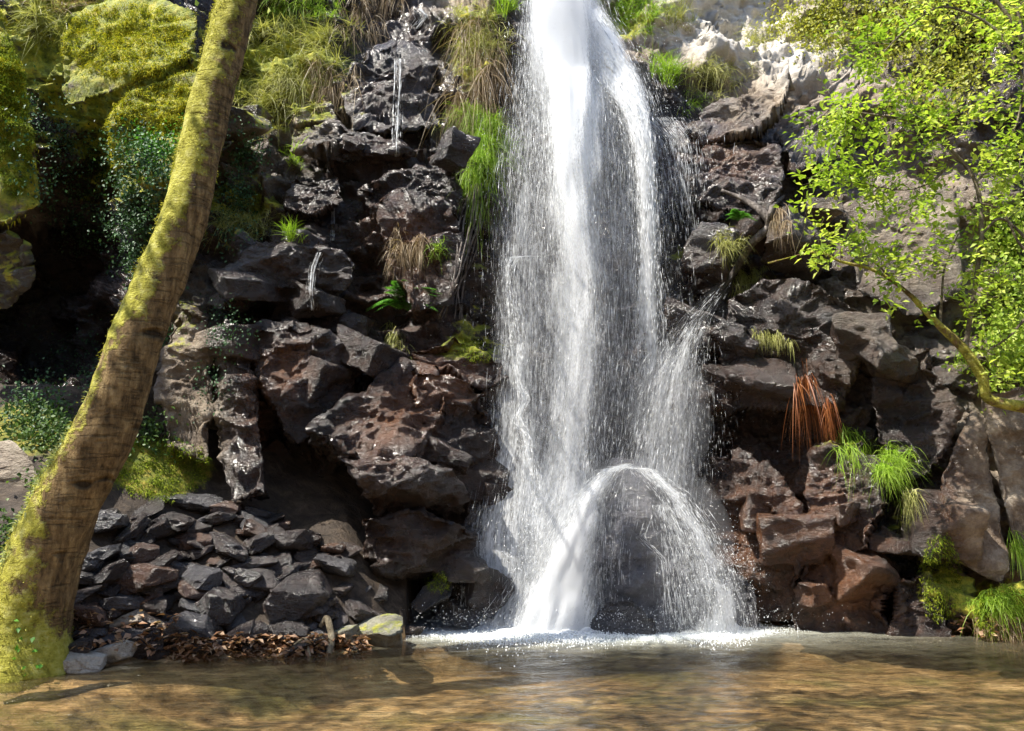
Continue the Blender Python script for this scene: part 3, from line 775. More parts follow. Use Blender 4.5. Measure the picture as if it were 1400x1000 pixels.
boulder('boulder', [(-60,330,9.2),(10,312,8.95),(40,330,8.95),(50,380,9.1),(20,420,9.3),(-60,440,9.3),(0,360,10)], 'mossrock2', 'brown undercut rock below the tall green mossy rock', seed=6)
boulder('boulder', [(-50,606,8.65),(15,600,8.6),(42,620,8.5),(64,672,8.45),(45,700,8.4),(-60,700,8.4),(0,650,9.2)], 'pale', 'smooth pale grey boulder left of the leaning trunk', seed=7, soft=.05, rough=.02, chip=.015, chip2=.008)
boulder('boulder', [(838,630,10.1),(866,628,10.05),(893,640,9.9),(936,682,9.75),(966,748,9.62),(994,880,9.5),(778,880,9.55),(792,790,9.65),(803,690,9.8),(850,690,9.56),(895,692,9.52),(932,752,9.42),(860,735,9.42),(880,880,9.35),(880,700,10.6),(900,870,10.4)], 'wet_grey', 'tall dark boulder at the foot of the waterfall with water pouring round it', seed=8, chip=.10, chip2=.05)
boulder('boulder', [(805,850,9.35),(830,820,9.4),(865,818,9.35),(900,850,9.3),(895,880,9.3),(805,880,9.3),(850,850,9.7)], 'slate', 'low rounded wet rock in the foam before the tall boulder', seed=9, level=5, chip=.03)
boulder('boulder', [(985,800,9.8),(1010,785,9.8),(1035,805,9.75),(1040,870,9.6),(985,875,9.6),(1010,840,10)], 'slate', 'grey wet rock right of the foaming base of the fall', seed=10, level=5, chip=.04)
boulder('boulder', [(580,800,9.5),(600,780,9.5),(625,785,9.5),(620,815,9.35),(575,840,9.3),(560,830,9.4),(600,820,9.8)], 'rubble', 'small moss capped rock at the left edge of the fall', seed=11, level=5, chip=.02)
boulder('boulder', [(470,852,8.9),(480,872,8.75),(514,846,8.75),(534,838,8.8),(553,843,8.75),(554,862,8.5),(534,871,8.45),(515,866,8.5),(522,905,8.8),(548,905,8.8),(480,895,9.0),(520,860,9.2)], 'greymoss', 'blocky grey rock with a blunt pale end jutting into the pool', seed=12, level=5, chip=.02, chip2=.01)
boulder('boulder', [(1335,830,9.0),(1365,795,9.1),(1420,780,9.0),(1450,880,8.9),(1340,880,8.95),(1400,840,9.6)], 'mossrock', 'low green mossy rock at the right edge of the pool', seed=13, level=5, fuzz=('moss_green', 6000, .035))

# ------------------------------------------------------------------ stones of the bank
def bank_stone(px, py, w, h, depth, mat, label, seed, group=None, tilt=(0, 0, 0), level=4, Y=None, planes=11):
    """stone whose middle shows at px, py; w x h in photo pixels"""
    if Y is None:
        Ys = np.linspace(6.5, 10.5, 161); P = at(np.full(161, px), np.full(161, py + h * .35), Ys)
        g = P[:, 2] - ground_z(P[:, 0], P[:, 1]); k = np.argmax(g < 0) if (g < 0).any() else 160
        Y = Ys[k]
    c = at(px, py, Y); s = Y / F
    from mathutils import Euler
    R = Euler([math.radians(a) for a in tilt]).to_matrix()
    V, fs = stone(c, (w * s, depth, h * s * 1.1), seed, level, planes, R, .012, .02)
    return tag(put('stone', V, fs, M[mat], None, None, False if level < 4 else True), label, 'stone', group)
NAMED = [
 (262,686,80,22,.35,'slate','flat grey purple slab lying on the rubble under the mossy bank',(10,6,10)),
 (190,758,62,26,.35,'brown','brown rounded stone resting on the wide brown slab',(8,-4,20)),
 (192,787,112,36,.5,'brown','wide flat brown slab right of the leaning trunk',(14,4,-8)),
 (120,772,36,40,.3,'slate','small grey stone wedged against the leaning trunk',(10,20,0)),
 (265,742,52,28,.3,'brown','rosy brown stone in the middle of the rubble heap',(12,-8,15)),
 (352,795,66,34,.45,'rubble','dark flat stone behind the big faceted black rock',(12,5,0)),
 (412,818,100,66,.5,'rubble','big faceted black rock on the bank',(10,-14,25)),
 (300,828,56,52,.4,'rubble','tilted dark stone with a lit left face above the grey slab',(8,-38,12)),
 (262,862,66,38,.35,'slate','tilted flat grey slab above the leaf litter',(30,22,10)),
 (205,828,60,22,.3,'rubble','grey low stone in front of the wide brown slab',(6,0,0)),
 (165,822,50,18,.3,'slate','small slim grey stone in front of the leaning trunk',(5,4,0)),
 (122,838,62,24,.3,'brown','reddish flat stone touching the foot of the leaning trunk',(6,8,0)),
 (180,848,58,22,.25,'pale','tan stone among the leaves near the trunk foot',(6,-8,0)),
 (225,866,40,24,.25,'pale','small ochre stone at the head of the leaf litter',(6,10,0)),
 (98,902,100,26,.4,'chalk','long pale flat stone at the water below the trunk',(4,4,8)),
 (160,892,56,26,.35,'chalk','pale stone sitting behind the long flat one at the water',(5,-14,0)),
 (205,884,52,36,.35,'rubble','black wet stone overhanging the water right of the pale stones',(0,-8,0)),
 (330,868,40,26,.3,'rubble','grey wedge stone above the leaf litter',(12,-15,0)),
 (395,862,60,26,.3,'rubble','black broken stone below the big faceted rock',(8,6,0)),
 (470,868,44,22,.25,'greymoss','grey green stone between the roots and the blocky rock',(6,-6,0)),
 (560,862,50,20,.3,'rubble','dark low rock behind the blocky rock',(4,4,0)),
 (350,770,70,20,.35,'rubble','long dark slab leaning on the foot of the cliff',(10,-6,10)),
]
for k, (px, py, w, h, dp, mt, lb, tl) in enumerate(NAMED):
    bank_stone(px, py, w, h, dp, mt, lb, 200 + k, None, tl, 5)
r2 = np.random.default_rng(5)
KINDS = [('rubble', 'small black wet stone lying loose in the dark heap under the cliff', 'black stones of the rubble heap'),
         ('slate', 'small grey shiny stone lying loose in the dark heap under the cliff', 'grey stones of the rubble heap'),
         ('brown', 'small brown stone lying loose in the dark heap under the cliff', 'brown stones of the rubble heap')]
cnt = 0
while cnt < 190:
    px, py = r2.uniform(95, 520), r2.uniform(672, 885)
    if py < 690 + max(0, (px - 330)) * .45 or (px > 470 and py < 800): continue
    if px < 135 and py < 780: continue
    q = r2.random(); k = 0 if q < .62 else (1 if q < .86 else 2)
    w = r2.uniform(14, 50) * (1.15 if py < 800 else .9)
    mt, lb, gp = KINDS[k]
    bank_stone(px, py, w, w * r2.uniform(.24, .5), w / 110 * r2.uniform(.8, 1.2), mt, lb, 400 + cnt, gp, (r2.uniform(-15, 35), r2.uniform(-28, 28), r2.uniform(-60, 60)), 3, None, 6)
    cnt += 1
# ------------------------------------------------------------------ the waterfall: thousands of falling threads and drops
def strands(path, n, length, thick, seed, fil=24, spread=1.0, dens=None, lift=.35, wob=2.0, jit=.25):
    """path rows: px, py, half width px, Y.  Threads follow the path, bunched in filaments."""
    r = np.random.default_rng(seed); P = np.array(path, float)
    arc = np.concatenate([[0], np.cumsum(np.hypot(np.diff(P[:, 0]), np.diff(P[:, 1])))])
    T = arc[-1]
    if dens is None: s = r.uniform(0, T, n)
    else:
        xs = np.linspace(0, T, 400); d = np.interp(xs / T, np.linspace(0, 1, len(dens)), dens)
        cdf = np.cumsum(d); cdf /= cdf[-1]; s = np.interp(r.random(n), cdf, xs)
    fpos = r.normal(0, .5, fil); fstr = r.gamma(1.2, 1, fil); fstr /= fstr.sum()
    fi = r.choice(fil, n, p=fstr)
    t = fpos[fi] + r.normal(0, .06, n)
    loose = r.random(n) < jit
    t = np.where(loose, r.normal(0, .62, n), t) * spread
    L = length * r.gamma(2.2, .45, n)
    th = thick * r.gamma(2.5, .4, n)
    dep = r.uniform(-lift, .12, n)
    ph = fi * 1.7
    def pos(sv):
        sv = np.clip(sv, 0, T)
        x = np.interp(sv, arc, P[:, 0]); y = np.interp(sv, arc, P[:, 1]); h = np.interp(sv, arc, P[:, 2]); Y = np.interp(sv, arc, P[:, 3])
        return at(x + t * h + wob * np.sin(sv * .03 + ph), y, Y + dep)
    K = 3
    st = [pos(s + L * (k / (K - 1) - .5)) for k in range(K)]
    a, m, b = st
    ax = unit(b - a + 1e-6)
    u = unit(np.cross(ax, r.normal(size=(n, 3)))); v = np.cross(ax, u)
    ring = [m + (u * math.cos(q) + v * math.sin(q)) * th[:, None] * .5 for q in (0, 2.094, 4.189)]
    V = np.stack([a, b] + ring, 1).reshape(-1, 3)
    o = (np.arange(n) * 5)[:, None]
    T3 = np.concatenate([o + np.array([[0, 2, 3]]), o + np.array([[0, 3, 4]]), o + np.array([[0, 4, 2]]), o + np.array([[1, 3, 2]]), o + np.array([[1, 4, 3]]), o + np.array([[1, 2, 4]])])
    return V, [T3]
OCT = np.array([[1, 0, 0], [-1, 0, 0], [0, 1, 0], [0, -1, 0], [0, 0, 1.5], [0, 0, -1.5]], float)
OCF = np.array([[0, 2, 4], [2, 1, 4], [1, 3, 4], [3, 0, 4], [2, 0, 5], [1, 2, 5], [3, 1, 5], [0, 3, 5]])
def drops(C, size):
    n = len(C)
    V = (C[:, None, :] + OCT[None] * np.broadcast_to(size, (n,))[:, None, None]).reshape(-1, 3)
    return V, [(np.arange(n)[:, None, None] * 6 + OCF[None]).reshape(-1, 3)]
fall = thing('waterfall', at(790, 862, 10.1), 'white waterfall dropping from the top of the cliff into the pool', 'waterfall')
def fall_part(name, specs, dr=None):
    A = Acc()
    for k, sp in enumerate(specs): A.add(*strands(**sp))
    if dr is not None: A.add(*dr)
    o = A.put(name, M['fall'], fall); o['kind'] = 'stuff'
    return o
MAIN = [(765,-60,40,12.0),(768,0,42,11.6),(778,60,52,11.2),(785,130,62,10.9),(788,230,78,10.6),(785,330,86,10.45),(785,480,88,10.35),(772,600,84,10.3),(745,720,66,10.25),(735,885,66,10.15)]
CORE = [(765,-60,34,11.9),(765,0,38,11.5),(775,60,40,11.1),(780,130,34,10.8),(778,220,34,10.5),(785,300,30,10.35),(800,380,34,10.3),(795,480,38,10.25),(790,560,34,10.2),(785,660,40,10.15),(770,760,48,10.1),(755,862,48,10.05)]
RIGHT = [(790,20,30,11.4),(815,60,34,11.1),(845,105,28,10.9),(868,150,20,10.7),(880,200,15,10.6),(884,280,16,10.55),(886,360,17,10.5),(888,450,26,10.45),(880,560,40,10.4),(870,640,45,10.35)]
fall_part('main_stream', [
  dict(path=CORE, n=20000, length=13, thick=.0038, seed=1, fil=60, jit=.5, dens=[2.4,2.4,2.2,1.4,.9,.8,.75,.75,.7,.8,1.2]),
  dict(path=MAIN, n=15000, length=15, thick=.0022, seed=2, fil=80, jit=.5, dens=[1.2,1.2,1.2,1,.9,.9,.9,.9,.9,1])])
fall_part('right_stream', [
  dict(path=RIGHT, n=8000, length=13, thick=.0036, seed=3, fil=40, jit=.5, dens=[2,2,2,1.6,1.4,1.2,.8,.35,.2,.1])])
def scatter_px(n, seed, cx, cy, sx, sy, Y, dY, lo=None):
    r = np.random.default_rng(seed)
    return at(r.normal(cx, sx, n), r.normal(cy, sy, n), Y + r.uniform(-dY, dY * .3, n))
VEIL = [(735,30,24,11.3),(725,120,30,10.9),(718,220,36,10.7),(715,340,38,10.5),(712,470,36,10.4),(708,600,46,10.2),(694,720,60,9.85),(688,866,66,9.65)]
VEILR = [(840,100,45,11.0),(855,200,62,10.8),(862,330,66,10.6),(868,450,70,10.5),(872,600,74,10.4),(872,690,66,10.3)]
LEDGE = [(712,470,5,10.2),(708,520,6,10.15),(720,545,8,10.1),(708,570,8,10.1),(722,600,12,10.05),(730,680,24,10.0),(722,780,34,10.0),(715,866,40,10.0)]
SLIDE = [(1000,378,9,10.22),(978,405,13,10.18),(954,436,18,10.12),(938,470,25,10.08),(925,520,38,10.05),(915,580,50,10.05),(908,650,58,10.05),(905,720,58,10.05)]
DOMEL = [(862,634,5,9.95),(834,644,11,9.8),(804,682,20,9.7),(790,735,30,9.66),(772,795,42,9.64),(748,890,64,9.58)]
DOMER = [(838,638,6,9.95),(884,642,9,9.75),(922,676,13,9.6),(950,722,17,9.5),(970,772,20,9.44),(982,818,22,9.4),(988,880,28,9.36)]
fall_part('veil', [
  dict(path=VEIL, n=6000, length=15, thick=.0018, seed=4, fil=80, jit=.6),
  dict(path=VEILR, n=5000, length=15, thick=.0018, seed=5, fil=60, jit=.6, dens=[1.5,1.2,1,.8,.5,.3]),
  dict(path=[(722,350,20,10.45),(700,352,12,10.4),(694,365,10,10.3),(703,450,16,10.3),(712,560,14,10.25)], n=1600, length=11, thick=.0028, seed=6, fil=14),
  dict(path=LEDGE, n=2600, length=11, thick=.003, seed=7, fil=16, dens=[.6,1,1.2,1.2,1,.7,.5])])
fall_part('side_cascade', [
  dict(path=SLIDE, n=3600, length=11, thick=.0022, seed=8, fil=60, jit=.8, dens=[.02,.10,.35,.8,1.0,1.0,.8,.5]),
  dict(path=[(905,160,40,11.0),(930,190,30,10.9),(940,260,24,10.7),(945,330,18,10.6)], n=1500, length=13, thick=.0022, seed=9, fil=24, jit=.6, dens=[1,.8,.4,.1])])
fall_part('splash_cascade', [
  dict(path=DOMEL, n=15000, length=12, thick=.0028, seed=10, fil=100, lift=.25, jit=.75, spread=1.15, dens=[.1,.5,1.1,1.3,1.4]),
  dict(path=DOMER, n=4200, length=11, thick=.0028, seed=11, fil=40, lift=.14, jit=.8, spread=1.3, dens=[.15,.6,1.1,1,1]),
  dict(path=[(900,664,4,9.6),(912,705,8,9.5),(934,752,14,9.42),(955,800,16,9.38),(962,872,20,9.34)], n=900, length=9, thick=.0022, seed=17, fil=14, lift=.05, jit=.9, dens=[.2,.6,1,1,1]),
  dict(path=[(856,660,7,9.6),(850,700,9,9.44),(846,740,7,9.36),(842,800,10,9.3)], n=420, length=11, thick=.002, seed=14, fil=9, lift=.03, jit=.6, spread=1.6, dens=[.2,1,1,.8]),
  dict(path=[(890,700,5,9.5),(876,735,5,9.4),(905,765,6,9.36),(915,840,8,9.3)], n=500, length=10, thick=.0024, seed=15, fil=4, lift=.03, jit=.2),
  dict(path=[(905,690,16,9.5),(922,745,24,9.4),(930,800,30,9.33),(940,862,34,9.3)], n=1300, length=12, thick=.0026, seed=12, fil=40, lift=.08, jit=.7)])
def sheet(path, prof, seed, bulge=.22, tmax=1.7, off=0.0, name='water_veil', wv=.18):
    """prof rows: fraction along, core density, core width, side density"""
    P = np.array(path, float); pr = np.array(prof, float)
    arc = np.concatenate([[0], np.cumsum(np.hypot(np.diff(P[:, 0]), np.diff(P[:, 1])))]); T = arc[-1]
    ns = max(24, int(T / 5)); nt = 41
    s = np.linspace(0, T, ns); t = np.linspace(-tmax, tmax, nt)
    S, Tt = np.meshgrid(s, t, indexing='ij')
    ker = np.array([np.interp(s, arc, P[:, k]) for k in range(4)])
    for _ in range(6): ker[:, 1:-1] = .25 * ker[:, :-2] + .5 * ker[:, 1:-1] + .25 * ker[:, 2:]
    tx = np.gradient(ker[0]); ty = np.gradient(ker[1]); ln = np.hypot(tx, ty); nx, nyv = ty / ln, -tx / ln
    hx = np.abs(nx) * .75 + .25
    X = ker[0][:, None] + Tt * ker[2][:, None] * hx[:, None]
    Yp = ker[1][:, None] + Tt * ker[2][:, None] * nyv[:, None] * .6
    dep = ker[3][:, None] - bulge * (1 - (Tt / tmax) ** 2) + off
    V = at(X.ravel(), Yp.ravel(), dep.ravel())
    sc = ker[3][:, None] / F
    st = np.stack([Tt * ker[2][:, None] * sc + seed * 3.7, S * sc, 0 * S + seed * 1.9], -1).reshape(-1, 3)
    V[:, 1] += .05 * fbm(st * np.array([5, 1.2, 1]), 3, seed)
    f = S / T
    ca, cw, sa = (np.interp(f, pr[:, 0], pr[:, k]) for k in (1, 2, 3))
    wob = wv * fbm(np.stack([f * 14, 0 * f + seed, 0 * f], -1).reshape(-1, 3), 3, seed + 1).reshape(f.shape)
    den = ca * np.exp(-((Tt + wob) / cw) ** 2) + sa * np.exp(-(Tt / 1.05) ** 4)
    den = den * np.clip((tmax - np.abs(Tt)) / .35, 0, 1)
    i = np.arange(ns - 1)[:, None] * nt + np.arange(nt - 1)[None, :]
    Q = np.stack([i, i + nt, i + nt + 1, i + 1], -1).reshape(-1, 4)
    put(name, V, [Q], M['veil'], fall, {'st': st, 'dens': np.clip(den.ravel(), 0, 1.6)})
MP = [(0,1.5,.8,.6),(.08,1.5,.85,.6),(.16,1.25,.7,.5),(.26,.8,.4,.40),(.4,.55,.34,.35),(.55,.45,.34,.33),(.7,.38,.36,.34),(.85,.42,.5,.4),(1,.6,.6,.5)]
sheet(MAIN, MP, 1); sheet(MAIN, [(a, b * .8, c * .8, d * .8) for a, b, c, d in MP], 2, .3, 1.7, -.14)
sheet(CORE, [(0,1.5,.9,.3),(.15,1.3,.8,.2),(.3,.75,.6,.15),(.5,.6,.6,.1),(.7,.5,.6,.1),(.85,.6,.7,.2),(1,1.0,.8,.3)], 3, .2, 1.7, -.3)
sheet(RIGHT, [(0,1.4,.9,.3),(.2,1.3,.8,.3),(.4,1.0,.7,.25),(.6,.8,.6,.2),(.72,.5,.6,.2),(.85,.15,.7,.15),(1,0,.7,0)], 4, .14, 1.7, -.1)
sheet(VEIL, [(0,.1,.8,.2),(.3,.12,.8,.36),(.6,.14,.8,.42),(1,.25,.8,.55)], 5, .12)
sheet(VEILR, [(0,.2,.8,.36),(.4,.1,.8,.32),(.7,.05,.8,.27),(1,0,.8,.1)], 6, .14)
sheet(LEDGE, [(0,.3,.7,.2),(.3,.6,.7,.2),(.5,.5,.7,.2),(1,.3,.8,.3)], 7, .08)
sheet(SLIDE, [(0,.0,.7,.0),(.12,.15,.8,.15),(.3,.3,.8,.3),(.5,.3,.8,.42),(.8,.2,.8,.42),(1,.05,.8,.15)], 8, .12)
sheet(DOMEL, [(0,.0,.8,.1),(.12,.4,.7,.25),(.4,.62,.8,.35),(.7,.9,.8,.45),(1,1.3,.9,.6)], 9, .1, wv=.6)
sheet(DOMEL, [(0,.1,.8,.1),(.3,.5,.7,.3),(.7,.9,.8,.45),(1,1.2,.9,.6)], 10, .2, 1.7, -.1)
sheet(DOMER, [(0,.0,.8,.15),(.15,.4,.6,.25),(.4,.42,.6,.25),(.7,.3,.8,.3),(1,.6,.8,.5)], 11, .08, wv=1.3)
sheet([(880,645,20,9.58),(905,690,28,9.46),(925,750,36,9.38),(938,810,42,9.34),(945,885,46,9.3)], [(0,.0,.8,.1),(.3,.05,.8,.2),(1,.1,.8,.26)], 12, .05)
sheet([(856,640,16,9.62),(858,690,34,9.44),(862,750,48,9.36),(866,820,52,9.3),(866,868,52,9.3)], [(0,.1,.8,.2),(.2,.05,.8,.2),(.5,.0,.8,.12),(1,.0,.8,.1)], 13, .04)
def build_spray():
    A = Acc(); r = np.random.default_rng(9)
    for (n, cx, cy, sx, sy, Y, dY, s) in ((8000,780,300,70,220,10.4,.4,.0022),(5000,770,620,70,130,10.2,.4,.0022),(16000,745,800,48,45,9.9,.4,.0028),(4000,915,560,36,80,10.1,.3,.002),(3500,975,800,26,40,9.4,.3,.0026),(6000,850,200,45,90,10.7,.3,.0024),(7000,790,848,130,12,9.6,.4,.0026)):
        A.add(*drops(scatter_px(n, int(r.integers(1e6)), cx, cy, sx, sy, Y, dY), s * .8 * r.gamma(2.2, .45, n)))
    o = A.put('spray', M['fall'], fall); o['kind'] = 'stuff'
build_spray()
def build_foam():
    r = np.random.default_rng(10); n = 46000
    px = np.concatenate([r.normal(745, 75, 26000), r.uniform(550, 1045, 12000), r.normal(985, 38, 8000)])
    m = np.clip(np.exp(-((px - 745) / 120) ** 2) + .8 * np.exp(-((px - 985) / 45) ** 2) + .2, 0, 1)
    y = 9.6 + r.normal(0, .14, n) - r.exponential(.15, n) * (m + .2) - .05 * np.sin(px * .05) - .06 * np.sin(px * .021 + 1)
    base = at(px, np.full(n, 860.0), y)
    base[:, 0] += 0.0
    base[:, 2] = WZ + np.abs(r.normal(0, .02, n)) * m
    V, fs = drops(base, (.0018 + .0034 * r.random(n)) * (0.6 + m))
    o = put('foam', V, fs, M['foam'], fall); o['kind'] = 'stuff'
build_foam()
def foam_patch():
    px = np.linspace(540, 1060, 261); ys = np.linspace(8.6, 10.35, 60)
    PX, YY = np.meshgrid(px, ys)
    B = at(PX.ravel(), np.full(PX.size, 860.0), YY.ravel()); B[:, 2] = WZ
    cx = np.exp(-((PX - 745) / 95) ** 2) + .75 * np.exp(-((PX - 985) / 45) ** 2) + .6 * np.exp(-((PX - 800) / 215) ** 4)
    edge = 9.42 - .34 * np.exp(-((PX - 745) / 110) ** 2) - .18 * np.exp(-((PX - 985) / 60) ** 2)
    edge = edge + .10 * fbm(np.stack([PX.ravel() * .03, 0 * PX.ravel(), 0 * PX.ravel()], -1), 4, 77).reshape(PX.shape)
    den = np.clip((YY - edge) / .35, 0, 1) * np.clip(cx, 0, 1.25) * 1.7
    B[:, 2] = WZ + .012 + den.ravel() * (.02 + .035 * np.clip(fbm(B * 9, 4, 78) + .4, 0, 2))
    n = len(px); i = np.arange(59)[:, None] * n + np.arange(n - 1)[None, :]
    put('foam', B, [np.stack([i, i + 1, i + n + 1, i + n], -1).reshape(-1, 4)], M['veil'], fall, {'st': B * np.array([.35, 6.0, 1]), 'dens': den.ravel()})
foam_patch()
def white_water(path, seed, thick=.10, amp=.05):
    """the solid, aerated heart of the stream: a flattened ragged column"""
    rows = np.array(path, float); n = 150
    R = smooth_path(np.concatenate([rows, 0 * rows[:, :2]], 1)[:, [0, 1, 3]], n); hw = smooth_path(np.stack([rows[:, 2]] * 3, -1), n)[:, 0]
    C = at(R[:, 0], R[:, 1], R[:, 2]); w = hw * R[:, 2] / F
    an = np.linspace(0, 2 * math.pi, 64, endpoint=False)
    V = C[:, None, :] + np.stack([np.cos(an)[None] * w[:, None], np.sin(an)[None] * np.minimum(thick, w * .8)[:, None], 0 * an[None] + 0 * w[:, None]], -1)
    V = V.reshape(-1, 3); d = unit(V - np.repeat(C, 64, 0))
    V = V + d * ((fbm(V * np.array([14, 14, 2.6]), 4, seed) + .5 * fbm(V * np.array([40, 40, 8]), 3, seed + 5)) * amp)[:, None]
    i = np.arange(n - 1)[:, None] * 64; j = np.arange(64)[None, :]; k = (j + 1) % 64
    put('white_water', V, [np.stack([i + j, i + k, i + 64 + k, i + 64 + j], -1).reshape(-1, 4)], M['white'], fall)
white_water([(762,-70,40,11.8),(764,0,36,11.4),(770,50,36,11.05),(774,100,27,10.8),(772,150,20,10.6),(772,200,13,10.45),(774,250,4,10.4)], 61)
white_water([(790,10,18,11.35),(808,50,22,11.05),(832,88,16,10.85),(856,118,12,10.7),(872,150,8,10.55),(880,185,6,10.5),(884,250,4,10.45),(886,330,2,10.4)], 62)
def mist(px, py, Y, dims, density):
    dirs, T = ico(4)
    m = mist_material(density)
    o = put('mist', at(px, py, Y) + dirs * np.array(dims) / 2, [T], m, fall); o['kind'] = 'stuff'
mist(745, 815, 9.85, (1.9, .9, 1.5), .9)
mist(780, 480, 10.2, (1.8, .7, 5.0), .2)
mist(915, 570, 10.0, (.95, .6, 1.7), .6)
mist(870, 745, 9.6, (2.1, .9, 1.9), .4)
mist(975, 820, 9.4, (.7, .5, .8), .6)
mist(775, 60, 10.8, (1.0, .7, 2.6), 1.3)
mist(760, 850, 9.75, (3.6, 1.0, .5), 1.3)
def trickle(path, n, thick, label, seed):
    V, fs = strands(path, n, 16, thick, seed, 4, lift=.03, wob=.8)
    tag(put('trickle', V, fs, M['fall']), label, 'trickle', None)
# ------------------------------------------------------------------ trees
def px_path(rows, n):
    """rows: px, py, Y, radius px -> smooth path and radii in metres"""
    R = np.array(rows, float)
    P = smooth_path(np.array([at(a, b, c) for a, b, c, _ in rows]), n)
    rad = smooth_path(np.stack([R[:, 3] * R[:, 2] / F] * 3, -1), n)[:, 0]
    return P, rad
def trunk_mesh(P, rad, sides, amp, seed):
    V, fs = tube(P, rad, sides)
    n = len(P); C = np.concatenate([np.repeat(P, sides, 0), P[:1], P[-1:]])
    d = unit(V - C + 1e-9)
    h = fbm(V * np.array([5, 5, 2.0]), 4, seed) * amp + fbm(V * 16, 3, seed + 3) * amp * .35
    return V + d * h[:, None], fs, d
def moss_fuzz(V, d, w, n, size, mat, parent, seed, name='moss'):
    """tiny tufts standing on a surface"""
    r = np.random.default_rng(seed)
    k = r.choice(len(V), n, p=w / w.sum())
    B = V[k] + r.normal(0, .012, (n, 3))
    D = d[k] + r.normal(0, .6, (n, 3)) + np.array([0, 0, .25])
    bv, bf, br = blades(B, D, size * r.uniform(.5, 1.4, n), size * .35, size * .3, 2, r.random(n))
    A = Acc(); A.add(bv, bf, br)
    o = A.put(name, M[mat], parent); o['kind'] = 'stuff'
    return o
LT = [(10, 930, 7.45, 88), (26, 860, 7.468, 64), (54, 780, 7.453, 49), (90, 690, 7.443, 43), (140, 595, 7.436, 40), (177, 490, 7.482, 36), (214, 395, 7.574, 33), (250, 300, 7.667, 31), (274, 200, 7.761, 29.5), (298, 100, 7.856, 29.5), (325, 0, 7.95, 29), (345, -90, 8.0, 28), (372, -230, 8.1, 14)]
leaner = thing('leaning_tree', at(20, 905, 7.45), 'leaning tree with a yellow mossy trunk at the left of the pool', 'tree')
def build_leaner():
    P, rad = px_path(LT, 220)
    V, fs, d = trunk_mesh(P, rad, 40, .034, 70)
    px, py = to_px(V)
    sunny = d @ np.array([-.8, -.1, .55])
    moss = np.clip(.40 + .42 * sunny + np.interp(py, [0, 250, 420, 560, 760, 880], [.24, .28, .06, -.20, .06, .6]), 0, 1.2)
    o = put('trunk', V, fs, M['bark'], leaner, {'moss': moss})
    vis = (py > -40)
    moss_fuzz(V, d, np.where(vis, np.clip(moss - .35, 0, 1) ** 2 * np.clip(fbm(V * 4, 4, 12) * 3 + .5, 0, 1) + 1e-6, 0), 6000, .022, 'moss_bark', leaner, 71)
    edge = np.where((py > 530) & (py < 900) & (d[:, 0] < -.55), 1.0, 0) * np.interp(py, [530, 620, 800, 900], [.3, 1, 1.6, 1.2]) + 1e-9
    moss_fuzz(V, d, edge * np.clip(fbm(V * 5, 3, 13) * 4 + .4, 0, 1) + 1e-9, 1500, .045, 'moss_pale', leaner, 72)
    A = Acc(); L = Acc(); r = np.random.default_rng(73)
    top = P[-24:]
    for k in range(5):
        i = r.integers(4, 22); b = top[i]; an = r.uniform(0, 6.28); ln = r.uniform(1.2, 2.8)
        e = b + np.array([math.cos(an) * ln, math.sin(an) * ln, r.uniform(.3, 1.4)])
        bp = smooth_path([b, (b + e) / 2 + r.normal(0, .15, 3) + [0, 0, .15], e], 10)
        A.add(*tube(bp, np.linspace(.02, .005, 10), 5))
        m = 60
        c = bp[r.integers(3, 10, m)] + r.normal(0, .28, (m, 3)) * [1, 1, .6]
        L.add(*leaves(c, r.normal(size=(m, 3)), r.normal(0, .5, (m, 3)) + [0, 0, 1], .09, .06))
    # unseen branches and leaves added above the frame to shade the pool
    b0 = np.array(P[-8])
    for k in range(16):
        e = np.array([r.uniform(-8.2, .4), r.uniform(3.6, 6.6), r.uniform(8.3, 9.6)])
        bp = smooth_path([b0, b0 * .5 + e * .5 + r.normal(0, .3, 3) + [0, 0, .4], e], 14)
        A.add(*tube(bp, np.linspace(.02, .005, 14), 5))
    m = 6500
    c = np.stack([r.uniform(-8.4, .6, m), r.uniform(3.2, 6.7, m), r.uniform(8.2, 9.8, m)], -1)
    c = c[fbm(c * np.array([.9, .9, .3]), 3, 19) + r.normal(0, .25, m) > -.22]
    m = len(c)
    L.add(*leaves(c, r.normal(size=(m, 3)), r.normal(0, .4, (m, 3)) + [0, 0, 1], .12, .085))
    A.put('limbs', M['twig'], leaner)['kind'] = 'stuff'
    L.put('crown', M['leaf'], leaner)
M['moss_bark'] = leaf_material('bark_moss_fuzz', [(0.16, 0.16, 0.02), (0.38, 0.36, 0.05), (0.6, 0.57, 0.14)], .3, .8, .1, 3.0)
build_leaner()

